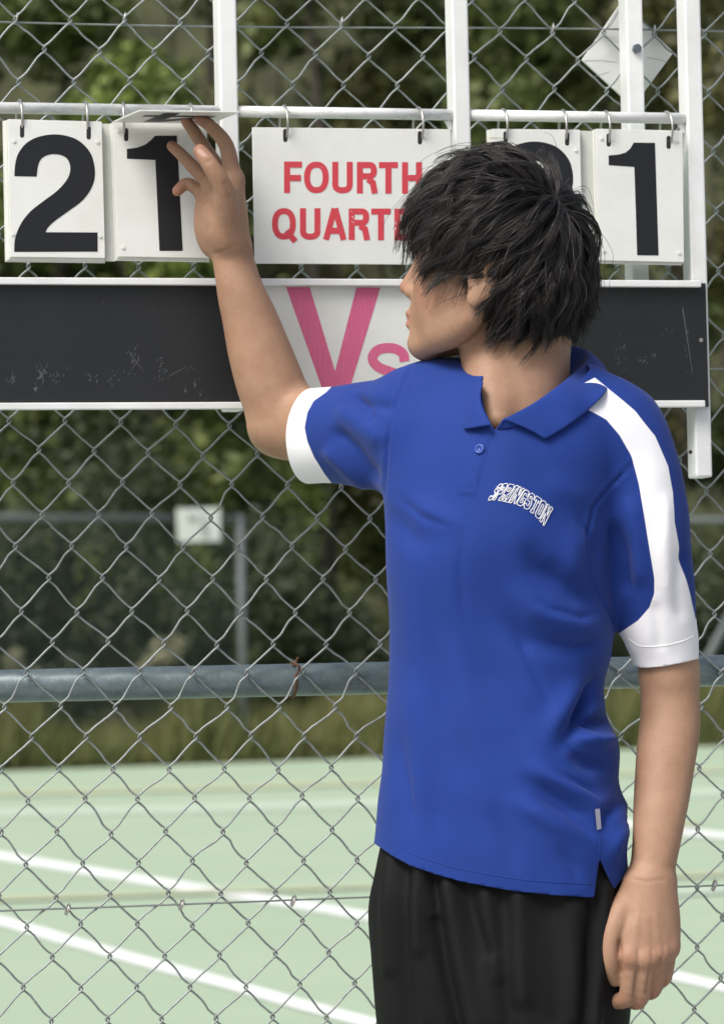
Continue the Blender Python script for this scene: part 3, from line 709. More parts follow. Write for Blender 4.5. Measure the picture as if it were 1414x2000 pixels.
class Shape:
    def __init__(s): s.parts = []
    def cone(s, a, b, ra, rb, k=.012, n=None, ratio=1.0, sub=False): s.parts.append(('c', (a, b, ra, rb, n, ratio), k, sub)); return s
    def chain(s, pts, rs, k=.008, n=None, ratio=1.0, sub=5):
        Q = np.hstack([np.array(pts, float), np.array(rs, float)[:, None]])
        if len(pts) > 2: Q = catmull(Q, (len(pts)-1)*sub+1)
        def f(p):
            d = cone(p, Q[0, :3], Q[1, :3], Q[0, 3], Q[1, 3], n, ratio)
            for i in range(1, len(Q)-1): d = smin(d, cone(p, Q[i, :3], Q[i+1, :3], Q[i, 3], Q[i+1, 3], n, ratio), .0012)
            return d
        return s.fn(f, k)
    def column(s, pts, rs, k=.02, ratio=1.0):
        """upright limb: centre and radius run smoothly with height"""
        Q = np.hstack([np.array(pts, float), np.array(rs, float)[:, None]]); Q = Q[np.argsort(Q[:, 2])]; Q = catmull(Q, 120); Z = np.maximum.accumulate(Q[:, 2])
        sl = np.gradient(Q[:, :2], axis=0)/(np.gradient(Z)[:, None]+1e-9); cs = 1/np.sqrt(1+(sl**2).sum(1))
        def f(p):
            z = np.clip(p[:, 2], Z[0], Z[-1]); cx, cy, r, c = (np.interp(z, Z, v) for v in (Q[:, 0], Q[:, 1], Q[:, 3], cs))
            dx, dy = p[:, 0]-cx, (p[:, 1]-cy)/ratio; h = np.sqrt(dx*dx+dy*dy)*c; dz = p[:, 2]-z
            return ((np.sqrt(h*h+dz*dz)-r)*min(1, ratio*1.1)).astype(np.float32)
        return s.fn(f, k)
    def ell(s, c, r, R=None, k=.012, sub=False): s.parts.append(('e', (c, r, R), k, sub)); return s
    def fn(s, f, k=.012, sub=False): s.parts.append(('f', (f,), k, sub)); return s
    def __call__(s, p):
        d = None
        for typ, a, k, sub in s.parts:
            e = cone(p, *a) if typ == 'c' else ell(p, *a) if typ == 'e' else a[0](p)
            if d is None: d = e
            elif sub: d = -smin(-d, e, k)
            else: d = smin(d, e, k)
        return d
def polygonise(fn, lo, hi, h):
    lo = np.asarray(lo, float); hi = np.asarray(hi, float); B = 8
    nb = np.ceil((hi-lo)/(h*B)).astype(int); n = nb*B
    bi = np.stack(np.meshgrid(*[np.arange(k) for k in nb], indexing='ij'), -1).reshape(-1, 3)
    cen = (lo+(bi*B+(B-1)/2)*h).astype(np.float32); dc = fn(cen)
    D = np.repeat(np.repeat(np.repeat(dc.reshape(nb), B, 0), B, 1), B, 2).astype(np.float32)
    act = bi[np.abs(dc) < h*B*.5*1.7321*1.25+h*2]
    off = np.stack(np.meshgrid(*[np.arange(B)]*3, indexing='ij'), -1).reshape(-1, 3)
    for s in range(0, len(act), 400):
        a = act[s:s+400]; g = (a[:, None]*B+off[None]).reshape(-1, 3)
        D[g[:, 0], g[:, 1], g[:, 2]] = fn((lo+g*h).astype(np.float32))
    Sg = D < 0
    c8 = np.zeros(np.array(D.shape)-1, np.int8)
    cor = [(i, j, k) for i in (0, 1) for j in (0, 1) for k in (0, 1)]
    for i, j, k in cor: c8 += Sg[i:Sg.shape[0]-1+i, j:Sg.shape[1]-1+j, k:Sg.shape[2]-1+k]
    A = (c8 > 0) & (c8 < 8); cells = np.argwhere(A); idx = np.full(A.shape, -1, np.int64); idx[A] = np.arange(len(cells))
    acc = np.zeros((len(cells), 3)); cnt = np.zeros(len(cells))
    for a in cor:
        for ax in range(3):
            if a[ax]: continue
            b = list(a); b[ax] = 1
            da = D[cells[:, 0]+a[0], cells[:, 1]+a[1], cells[:, 2]+a[2]]; db = D[cells[:, 0]+b[0], cells[:, 1]+b[1], cells[:, 2]+b[2]]
            x = (da < 0) != (db < 0); t = np.where(x, da/np.where(x, da-db, 1), 0)
            q = np.array(a, float)+0*acc; q[:, ax] = t; acc += np.where(x[:, None], q, 0); cnt += x
    V = lo+(cells+acc/cnt[:, None])*h
    F = []
    for ax in range(3):
        o1, o2 = [(1, 2), (2, 0), (0, 1)][ax]
        s0 = [slice(1, -1)]*3; s0[ax] = slice(0, -1); s1 = [slice(1, -1)]*3; s1[ax] = slice(1, None)
        a, b = Sg[tuple(s0)], Sg[tuple(s1)]; e = np.argwhere(a != b); 
        if not len(e): continue
        inside = a[e[:, 0], e[:, 1], e[:, 2]]
        g = e.copy(); g[:, o1] += 1; g[:, o2] += 1                 # grid index of edge start
        def cid(d1, d2):
            q = g.copy(); q[:, o1] += d1; q[:, o2] += d2; return idx[q[:, 0], q[:, 1], q[:, 2]]
        f = np.stack([cid(-1, -1), cid(0, -1), cid(0, 0), cid(-1, 0)], 1)
        f[~inside] = f[~inside][:, ::-1]; F.append(f)
    F = np.concatenate(F); F = F[(F >= 0).all(1)]
    return V, F
def normals(V, T):
    N = np.zeros_like(V); fn = np.cross(V[T[:, 1]]-V[T[:, 0]], V[T[:, 2]]-V[T[:, 0]])
    for k in range(3): np.add.at(N, T[:, k], fn)
    return N/(np.linalg.norm(N, axis=1)[:, None]+1e-12)
def tris(F): return np.concatenate([F[:, [0, 1, 2]], F[:, [0, 2, 3]]])
def clip(V, T, s, extra=()):
    """keep the part of a triangle mesh where s > 0, cut cleanly along s = 0"""
    s = np.asarray(s, float).copy(); s[np.abs(s) < 1e-9] = 1e-9
    pos = s > 0; c = pos[T].sum(1); keep = T[c == 3]; new = []; VV = [V]; EX = [list(e) for e in extra]; n = len(V); cache = {}
    addV = []; addE = [[] for _ in extra]
    def cut(i, j):
        key = (i, j) if i < j else (j, i)
        if key not in cache:
            t = s[i]/(s[i]-s[j]); cache[key] = n+len(addV); addV.append(V[i]+(V[j]-V[i])*t)
            for k, e in enumerate(extra): addE[k].append(e[i]+(e[j]-e[i])*t)
        return cache[key]
    for t3 in T[(c == 1) | (c == 2)]:
        for r in range(3):
            i, j, k = t3[r], t3[(r+1) % 3], t3[(r+2) % 3]
            if pos[i] and not pos[j] and not pos[k]: new.append((i, cut(i, j), cut(i, k))); break
            if not pos[i] and pos[j] and pos[k]:
                a, b = cut(i, j), cut(i, k); new.append((j, k, a)); new.append((a, k, b)); break
    V2 = np.vstack([V]+([np.array(addV)] if addV else [])); T2 = np.vstack([keep]+([np.array(new)] if new else []))
    E2 = [np.concatenate([e, np.array(x)]) if len(x) else e for e, x in zip(extra, addE)]
    used = np.unique(T2); mp = np.full(len(V2), -1); mp[used] = np.arange(len(used))
    return V2[used], mp[T2], [e[used] for e in E2]
def pdist(x, y, poly, closed=False):
    """distance from pixels to a polyline, and how far along it (0..1)"""
    Q = np.asarray(poly, float); 
    if closed: Q = np.vstack([Q, Q[:1]])
    L = np.linalg.norm(np.diff(Q, axis=0), axis=1); tot = L.sum(); acc = 0; best = np.full(len(x), 1e9); al = np.zeros(len(x)); sg = np.zeros(len(x))
    for i in range(len(L)):
        a, b = Q[i], Q[i+1]; ba = b-a; px, py = x-a[0], y-a[1]; t = np.clip((px*ba[0]+py*ba[1])/(ba@ba), 0, 1)
        d = np.hypot(px-t*ba[0], py-t*ba[1]); m_ = d < best; best = np.where(m_, d, best); al = np.where(m_, (acc+t*L[i])/tot, al)
        sg = np.where(m_, np.sign(ba[0]*py-ba[1]*px), sg); acc += L[i]
    return best, al, sg
def psd(x, y, poly):
    """signed distance to a closed polygon, positive inside"""
    d, _, _ = pdist(x, y, poly, True); Q = np.asarray(poly, float); ins = np.zeros(len(x), bool); j = len(Q)-1
    for i in range(len(Q)):
        c = ((Q[i, 1] > y) != (Q[j, 1] > y)) & (x < (Q[j, 0]-Q[i, 0])*(y-Q[i, 1])/(Q[j, 1]-Q[i, 1]+1e-9)+Q[i, 0]); ins ^= c; j = i
    return np.where(ins, d, -d)
def sstep(a, b, x): t = np.clip((x-a)/(b-a), 0, 1); return t*t*(3-2*t)

# ---- materials of the person
def skin_mat():
    t = NT('skin'); f = t.noise(30, 6, 0.7); g = t.noise(520, 3, 0.6)
    at = t.n('ShaderNodeAttribute', attribute_name='warm').outputs['Fac']; an = t.n('ShaderNodeAttribute', attribute_name='nail').outputs['Fac']
    c = t.ramp(f, [(0.3, (0.300,0.172,0.107)), (0.7, (0.385,0.236,0.155))])
    c = t.mix(t.ramp(g, [(0.45, (0,0,0)), (0.8, (0.25,)*3)]), c, (0.25,0.130,0.074))
    sc = t.n('ShaderNodeAttribute', attribute_name='scalp').outputs['Fac']
    c = t.mix(at, c, (0.36,0.145,0.098)); c = t.mix(sc, c, (0.02,0.016,0.014)); c = t.mix(an, c, (0.47,0.30,0.24))
    t.bump(g, 0.22, 0.0007)
    t.set(Base_Color=c, Roughness=0.57); t.b.inputs['Specular IOR Level'].default_value = 0.35; t.b.inputs['Subsurface Weight'].default_value = 0.12
    t.b.inputs['Subsurface Radius'].default_value = (0.012, 0.005, 0.003); t.b.inputs['Subsurface Scale'].default_value = 0.5
    return t.m
M['skin'] = skin_mat()
def cloth_mat(name, blue, white=None, rough=0.75, knit=1500, strength=.22, sheen=.06):
    t = NT(name); f = t.noise(9, 4, 0.6); c = t.mix(t.ramp(f, [(0.3, (0,0,0)), (0.7, (1,1,1))]), tuple(np.array(blue)*.93), tuple(np.array(blue)*1.07))
    if white:
        a = t.n('ShaderNodeAttribute', attribute_name='white').outputs['Fac']
        c = t.mix(t.ramp(a, [(0.488, (0,0,0)), (0.512, (1,1,1))]), c, white)
    v = t.n('ShaderNodeTexVoronoi'); v.inputs['Scale'].default_value = knit; t.l(t.co(), v.inputs['Vector'])
    big = t.noise(55, 4, 0.6); x = t.n('ShaderNodeMath', operation='MULTIPLY_ADD'); t.l(v.outputs['Distance'], x.inputs[0]); x.inputs[1].default_value = .25; t.l(big, x.inputs[2])
    t.bump(x.outputs[0], strength, 0.0012)
    t.set(Base_Color=c, Roughness=rough); t.b.inputs['Sheen Weight'].default_value = sheen; t.b.inputs['Sheen Roughness'].default_value = .5
    t.b.inputs['Specular IOR Level'].default_value = .16
    return t.m
BLUE = (0.0115,0.037,0.208); WHITE = (0.80,0.81,0.84)
M['shirt'] = cloth_mat('blue_and_white_polo_knit', BLUE, WHITE)
M['blue'] = cloth_mat('blue_polo_knit', BLUE)
M['shorts'] = cloth_mat('black_sports_cloth', (0.0058,0.0062,0.0066), None, 0.72, 1800, .25, .0)
M['thread'] = NT('white_thread').set(Base_Color=(0.80,0.81,0.84), Roughness=0.7)
M['button'] = NT('blue_button').set(Base_Color=(0.025,0.07,0.34), Roughness=0.3)
def hair_mat():
    t = NT('dark_brown_hair'); gi = t.n('ShaderNodeNewGeometry')
    c = t.ramp(gi.outputs['Random Per Island'], [(0.0, (0.008,0.0068,0.0064)), (0.7, (0.018,0.015,0.0142)), (1.0, (0.040,0.033,0.031))])
    t.set(Base_Color=c, Roughness=0.42); t.b.inputs['Specular IOR Level'].default_value = .55
    return t.m
M['hair'] = hair_mat()

person = empty('person', toW(P(985, 1314, 0)*np.array([1, 1, 0])), 'dark haired boy in blue and white polo shirt and black shorts reaching up', 'person')

# ---- head frame
yw, pt = math.radians(17), math.radians(7)
HF = np.array([-math.cos(yw)*math.cos(pt), math.sin(yw)*math.cos(pt), math.sin(pt)])
HL = np.cross([0, 0, 1.0], HF); HL /= np.linalg.norm(HL); HU = np.cross(HF, HL)
HC = P(957, 517, 0.0); HR = np.stack([HF, HL, HU], 1).astype(np.float32)        # columns: forward, left, up
def hd(f, l, u): return HC+HF*f+HL*l+HU*u
def head_shape():
    s = Shape()
    s.ell(hd(-.013, 0, .032), (.094, .076, .084), HR)                            # skull
    s.ell(hd(-.055, 0, -.005), (.050, .060, .055), HR, .03)                      # back of the skull
    s.ell(hd(.032, 0, -.030), (.056, .057, .068), HR, .025)                      # mid face
    for e in (1, -1):
        s.chain([hd(-.004, .053*e, -.030), hd(.002, .052*e, -.066), hd(.040, .036*e, -.093), hd(.070, .012*e, -.102)], [.014, .0145, .0145, .014], .022)
        s.ell(hd(.050, .040*e, -.024), (.024, .020, .020), HR, .025)             # cheekbone
        s.ell(hd(.040, .038*e, -.060), (.028, .018, .030), HR, .03)              # cheek
        s.cone(hd(.082, .010*e, .022), hd(.064, .046*e, .020), .0085, .009, .014) # brow
    s.ell(hd(.066, 0, -.070), (.026, .027, .032), HR, .02)
    s.ell(hd(.071, 0, -.100), (.0145, .018, .0135), HR, .018)                      # chin
    s.cone(hd(.080, 0, .006), hd(.099, 0, -.034), .0080, .0098, .012)            # nose
    for e in (1, -1):
        s.ell(hd(.089, .0125*e, -.040), (.0105, .0070, .0080), HR, .006)
        s.ell(hd(.087, .032*e, .001), (.013, .015, .011), HR, .012, True)        # socket
        s.ell(hd(.0685, .031*e, .000), (.0125, .0135, .0125), HR, .004)          # lid
    s.ell(hd(.0895, 0, -.0665), (.0068, .021, .0058), HR, .005)
    s.ell(hd(.0880, 0, -.0795), (.0072, .019, .0062), HR, .005)
    s.cone(hd(.099, -.026, -.0735), hd(.099, .026, -.0735), .0035, .0035, .003, None, 1, True)
    s.ell(hd(.093, 0, -.0905), (.006, .016, .0045), HR, .008, True)
    for e in (1, -1):                                                            # ears
        s.ell(hd(-.014, .077*e, -.018), (.019, .0062, .031), HR, .005)
        s.ell(hd(-.006, .075*e, -.046), (.0095, .006, .011), HR, .006)
        s.ell(hd(-.010, .086*e, -.016), (.011, .0075, .019), HR, .004, True)
    # neck, throat and upper chest
    s.column([P(1035, 590, -.02), P(1022, 700, -.012), P(1012, 790, .0), P(1000, 880, .005)], [.054, .0545, .058, .062], .03, .97)
    s.chain([P(945, 690, .0), P(962, 760, .035), P(972, 822, .062)], [.020, .017, .014], .018)     # sinew of the neck
    s.cone(P(955, 715, .005), P(958, 800, .03), .024, .024, .03)                                   # throat
    s.cone(P(995, 920, .005), P(990, 1000, .005), .060, .08, .02, (0, 1, 0), .75)
    s.cone(P(1030, 850, -.01), P(1180, 890, .0), .026, .03, .02)
    s.cone(P(980, 870, -.02), P(850, 860, -.04), .022, .026, .02)
    return s
parts = []
V, F = polygonise(head_shape(), HC+np.array([-.20, -.17, -.30]), HC+np.array([.22, .16, .15]), .0022); parts.append((V, tris(F)))

# ---- raised right arm and hand
def arm_r():
    s = Shape(); b0 = -.222
    el = P(553, 824, -.24)
    s.chain([P(800, 812, -.05), P(690, 820, -.15), P(600, 826, -.215), el], [.046, .044, .0395, .0385], .02)
    s.column([el, P(534, 765, -.236), P(510, 690, -.232), P(489, 620, -.228), P(468, 555, b0), P(454, 497, b0)], [.0405, .0425, .0395, .0340, .0282, .0252], .02, .92)
    s.cone(P(534, 846, -.25), P(540, 838, -.24), .021, .027, .018)                # elbow point
    s.cone(P(580, 838, -.235), P(640, 842, -.19), .034, .040, .02)
    # palm seen from the thumb side; thickness left-right, width in depth
    wr = P(451, 480, b0)
    ks = {'i': P(455, 352, -.196), 'm': P(440, 348, -.214), 'r': P(416, 362, -.232), 'p': P(402, 384, -.248)}
    for k, w in (('i', P(462, 470, -.208)), ('m', P(452, 472, -.216)), ('r', P(440, 474, -.226)), ('p', P(428, 474, -.236))):
        s.cone(w, ks[k], .0165, .0125, .014)
    s.ell(P(428, 428, -.222), (.024, .026, .038), None, .02)                       # palm pad
    s.ell(P(410, 440, -.238), (.017, .020, .034), None, .016)                      # heel of the hand
    s.ell(P(440, 425, -.196), (.020, .018, .040), None, .016)                      # ball of the thumb
    # fingers
    s.chain([ks['i'], P(443, 286, -.192), P(413, 248, -.196), P(389, 231.5, -.200)], [.0110, .0093, .0080, .0068], .004)
    s.chain([ks['m'], P(411, 306, -.214), P(383, 262, -.220), P(364, 236, -.224)], [.0106, .0091, .0079, .0068], .004)
    s.chain([ks['r'], P(383, 331, -.236), P(354, 301, -.240), P(336, 285, -.244)], [.0102, .0086, .0074, .0065], .004)
    s.chain([ks['p'], P(381, 366, -.252), P(364, 359, -.254), P(347, 373, -.252)], [.0096, .0081, .0073, .0067], .004)
    # thumb
    s.chain([P(446, 440, -.192), P(438, 372, -.162), P(413, 326, -.152), P(391, 295, -.154)], [.016, .0122, .0104, .0086], .005)
    s.cone(P(455, 352, -.196), P(440, 385, -.182), .011, .013, .014)               # web
    return s, el
AR, elR = arm_r()
lo = np.minimum(P(310, 900, -.27), P(310, 900, -.14)); 
V, F = polygonise(AR, [P(320,700,-.2)[0], .0, P(500,920,-.2)[2]], [P(840,700,-.05)[0], .29, P(500,215,-.2)[2]], .0017); parts.append((V, tris(F)))
# ---- hanging left arm and hand
def arm_l():
    s = Shape()
    def Q(px, py, b): return P(px, py, b+.040*float(sstep(1330, 1700, np.float64(py))))
    s.column([Q(1232, 920, .015), Q(1270, 1080, .005), Q(1298, 1230, .0), Q(1306, 1320, .0)], [.036, .037, .0355, .0340], .008)
    s.column([Q(1306, 1310, .0), Q(1308, 1400, .003), Q(1298, 1500, .010), Q(1287, 1600, .018), Q(1279, 1665, .024), Q(1270, 1712, .028)], [.0345, .0345, .0322, .0285, .0262, .0262], .008, .88)
    ks = {'i': Q(1230, 1868, .062), 'm': Q(1260, 1872, .062), 'r': Q(1285, 1862, .056), 'p': Q(1305, 1851, .046)}
    for k, w, r0 in (('i', Q(1252, 1728, .034), .019), ('m', Q(1265, 1728, .036), .019), ('r', Q(1277, 1728, .034), .0185), ('p', Q(1288, 1728, .029), .018)):
        s.cone(w, ks[k], r0, .0128, .012)
    for k, r in (('i', .0118), ('m', .0118), ('r', .0112), ('p', .0104)): s.ell(ks[k]+np.array([0, -.002, 0]), (r, r, r*1.15), None, .006)
    s.ell(Q(1255, 1800, .036), (.036, .015, .046), None, .02)
    s.chain([ks['i'], Q(1225, 1944, .052), Q(1196, 1955, .036), Q(1183, 1950, .026)], [.0116, .0102, .0090, .0082], .0030)
    s.chain([ks['m'], Q(1249, 1949, .046), Q(1228, 1952, .022), Q(1217, 1945, .010)], [.0114, .0102, .0092, .0084], .0030)
    s.chain([ks['r'], Q(1276, 1930, .038), Q(1258, 1936, .016), Q(1247, 1928, .004)], [.0108, .0096, .0086, .0080], .0030)
    s.chain([ks['p'], Q(1297, 1908, .030), Q(1282, 1914, .012), Q(1272, 1908, .002)], [.0098, .0087, .0078, .0072], .0030)
    s.chain([Q(1236, 1752, .034), Q(1208, 1790, .048), Q(1193, 1834, .058), Q(1192, 1880, .058), Q(1201, 1913, .048)], [.0175, .0150, .0112, .0102, .0086], .003)
    s.cone(Q(1208, 1800, .042), Q(1232, 1822, .05), .010, .012, .012)
    return s
AL = arm_l()
V, F = polygonise(AL, [P(1145,1500,.05)[0], -.14, P(1250,1985,.09)[2]], [P(1400,1500,0)[0], .06, P(1250,830,0)[2]], .0017); parts.append((V, tris(F)))
# ---- trunk and legs under the clothes, bare shins, feet
def lower():
    s = Shape(); c = P(985, 1314, 0); x0 = c[0]; 
    s.cone((x0, 0, 1.30), (x0, 0, 1.05), .085, .09, .03, (0, 1, 0), .7); s.cone((x0-.01, 0, 1.05), (x0, 0, .86), .080, .080, .04, (0, 1, 0), .65)
    for sx, fy in ((-1, .02), (1, -.03)):
        hx = x0+.06*sx; kx = x0+.085*sx-.01
        s.chain([(hx, 0, .86), (kx, fy-.01, .50), (kx, fy+.015, .30), (kx+.01*sx, fy+.02, .09)], [.052, .050, .052, .036], .015)
    return s
V, F = polygonise(lower(), [P(985,1314,0)[0]-.24, -.2, .04], [P(985,1314,0)[0]+.24, .2, 1.40], .007); parts.append((V, tris(F)))
def relax(V, T, it=8):
    E = np.unique(np.sort(np.concatenate([T[:, [0, 1]], T[:, [1, 2]], T[:, [2, 0]]]), 1), axis=0); deg = np.bincount(E.ravel(), minlength=len(V))[:, None]
    for k in range(it*2):
        A = np.zeros_like(V); np.add.at(A, E[:, 0], V[E[:, 1]]); np.add.at(A, E[:, 1], V[E[:, 0]])
        V = V+(.5 if k % 2 == 0 else -.52)*(A/np.maximum(deg, 1)-V)
    return V
for i in (1, 2): parts[i] = (relax(parts[i][0], parts[i][1]), parts[i][1])
Vb = np.vstack([p[0] for p in parts]); o = 0; Tb = []
for v, t in parts: Tb.append(t+o); o += len(v)
Tb = np.vstack(Tb)
xb, yb = PX(Vb); nb_ = normals(Vb, Tb); fb_ = sstep(0, .4, -nb_[:, 1])
for ln, w, a in (([(408,374),(410,400),(412,430),(409,456)], 4, -1.3), ([(412,498),(438,490),(470,475)], 3.5, -.9), ([(381,410),(396,399),(409,388)], 3.5, -1.3), ([(437,352),(447,372),(452,392)], 5, -1.0), ([(428,262),(436,272)], 4, -.7),
                 ([(398,318),(418,312)], 3.5, -.8), ([(1245,1780),(1238,1850)], 7, .7), ([(1262,1780),(1264,1850)], 7, .7), ([(1279,1775),(1285,1845)], 7, .6), ([(1228,1716),(1262,1722),(1306,1716)], 4, -.7), ([(1246,1850),(1247,1885)], 4, -1.0), ([(1272,1850),(1275,1880)], 4, -1.0), ([(1295,1842),(1297,1870)], 4, -.9), ([(1209,1832),(1210,1870),(1213,1910)], 3.5, -2.8), ([(1246,1880),(1241,1920),(1236,1955)], 3.2, -2.2), ([(1271,1880),(1266,1915),(1261,1948)], 3.2, -2.2), ([(1292,1866),(1289,1900),(1285,1926)], 3.2, -2.0), ([(1200,1902),(1206,1899)], 3, -.8)):
    d_, al_, _ = pdist(xb, yb, ln); Vb = Vb+nb_*(.001*a*np.exp(-(d_/w)**2)*sstep(0, .15, al_)*sstep(0, .15, 1-al_)*fb_)[:, None]
body = mesh_np('body', toW(Vb), Tb, person, M['skin'])
warm = np.zeros(len(Vb)); nail = np.zeros(len(Vb))
def blob(c, r): return np.clip(1.4-np.linalg.norm(Vb-c, axis=1)/r, 0, 1)
for e in (1, -1): warm = np.maximum(warm, .35*blob(hd(.055, .045*e, -.045), .024))
loc = (Vb-HC)@HR
lip = (1-sstep(.8, 1.15, np.sqrt(((loc[:, 0]-.091)/.012)**2+(loc[:, 1]/.023)**2+((loc[:, 2]+.073)/.0125)**2)))
warm = np.maximum(warm, .8*lip); warm = np.maximum(warm, .4*blob(hd(.105, 0, -.037), .014))
for c in (P(389, 231, -.2), P(364, 236, -.224), P(336, 285, -.244), P(347, 373, -.25), P(391, 295, -.154)): warm = np.maximum(warm, .45*blob(c, .013))
for c in (P(1226, 1868, 0.106), P(1260, 1872, 0.106), P(1285, 1862, 0.100), P(1305, 1851, 0.090), P(1221, 1946, 0.090), P(1249, 1949, 0.086), P(1276, 1930, 0.080), P(1197, 1834, 0.090)): warm = np.maximum(warm, .32*blob(c, .013))
xb, yb = PX(Vb)
# thumb nail of the raised hand
nr = normals(Vb, Tb)
nsd = psd(xb, yb, [(384,293),(388,289.5),(396,294),(404,302),(404,305),(397,306),(389,302),(385,298)])
near = np.linalg.norm(Vb-P(394, 298, -.144), axis=1) < .02
nail = np.where(near, sstep(-.6, 1.0, nsd), 0)
attr(body, 'warm', warm); attr(body, 'nail', nail)
body['label'] = 'tan bare skin of face, neck, arms and hands'
# ------------------------------------------------------------------ clothes
PHI = math.radians(17)
def torso_fn(rows, dep, bc, expo=2.3, capz=None):
    Z, CX, CY, WW, DD = [], [], [], [], []
    for py, xl, xr in rows:
        b = np.interp(py, *bc); a, c = P(xl, py, b), P(xr, py, b); hw = (c[0]-a[0])/2; d = np.interp(py, *dep)
        w = math.sqrt(max(hw*hw-(d*math.sin(PHI))**2, .002))/math.cos(PHI)
        Z.append((a[2]+c[2])/2); CX.append((a[0]+c[0])/2); CY.append(-b); WW.append(w); DD.append(d)
    Z, CX, CY, WW, DD = [np.array(v)[::-1] for v in (Z, CX, CY, WW, DD)]
    zz = np.linspace(Z[0], Z[-1], 160); k = np.ones(7)/7
    def sm(v): u = np.interp(zz, Z, v); return np.convolve(np.pad(u, 3, 'edge'), k, 'valid')
    CX, CY, WW, DD = map(sm, (CX, CY, WW, DD)); Z = zz
    cp, sp_ = math.cos(PHI), math.sin(PHI)
    def f(p):
        z = p[:, 2]; cx, cy, w, d = (np.interp(z, Z, v) for v in (CX, CY, WW, DD))
        x, y = p[:, 0]-cx, p[:, 1]-cy; u = x*cp-y*sp_; v = x*sp_+y*cp
        r = (np.abs(u/w)**expo+np.abs(v/d)**expo)**(1/expo); e = (r-1)*np.minimum(w, d)
        return np.maximum(e, np.maximum(z-Z[-1], Z[0]-z)).astype(np.float32)
    return f
ROWS = [(745,905,1130),(775,868,1165),(810,812,1200),(850,778,1212),(900,762,1216),(950,757,1214),(1000,756,1206),(1100,757,1199),(1200,760,1195),(1290,762,1187),(1330,762,1176),
        (1380,760,1176),(1420,756,1188),(1460,751,1206),(1500,748,1203),(1540,743,1201),(1570,741,1219),(1600,738,1234),(1650,734,1240),(1700,731,1236),(1790,728,1230)]
DEPC = ([745, 800, 900, 1050, 1330, 1500, 1650, 1800], [.060, .082, .098, .104, .094, .102, .108, .108])
BC = ([745, 900, 1100, 1400, 1800], [.0, .0, .004, .006, .004])
SL = [P(1205, 838, .012), P(1238, 905, .020), P(1258, 1000, .022), P(1270, 1110, .018), P(1285, 1215, .010), P(1297, 1262, .004), P(1305, 1330, .0)]
SLr = [.048, .0525, .0520, .0480, .0440, .0405, .0345]
SR = [P(835, 822, -.035), P(775, 842, -.075), P(710, 848, -.125), P(650, 850, -.172), P(610, 851, -.203), P(570, 851, -.236)]
SRr = [.060, .0655, .0640, .0605, .0588, .0570]
def shirt_shape():
    s = Shape(); s.fn(torso_fn(ROWS, DEPC, BC))
    s.chain(SL, SLr, .020, None, 1.0)
    s.chain(SR, SRr, .045)
    s.chain([P(1040, 775, -.02), P(1130, 800, .0), P(1205, 842, .012)], [.052, .050, .0485], .035)     # shoulder line
    s.chain([P(965, 775, -.03), P(895, 782, -.035), P(830, 815, -.04)], [.040, .045, .056], .04)
    s.cone(P(1000, 880, .015), P(990, 1050, .03), .06, .07, .07)                                         # chest
    return s
V, F = polygonise(shirt_shape(), [P(530,900,-.2)[0], -.17, P(985,1800,0)[2]], [P(1400,900,.05)[0], .30, P(985,670,0)[2]], .0036)
T = tris(F); N = normals(V, T); x, y = PX(V)
def axis_s(V, pts):                                         # distance along the sleeve past its end plane
    a, b = pts[-2], pts[-1]; d = (b-a)/np.linalg.norm(b-a); return (V-b)@d, d
armL = (x > 1190) & (y > 900) & (V[:, 1] < .09) & (x > np.interp(y, [900, 1190, 1235, 1310], [1185, 1197, 1214, 1240])-14)
armR = (x < np.interp(y, [700, 760, 970, 1000], [800, 790, 752, 700])) & (y < 985)
front = sstep(-.15, .25, -N[:, 1])                           # faces the camera side
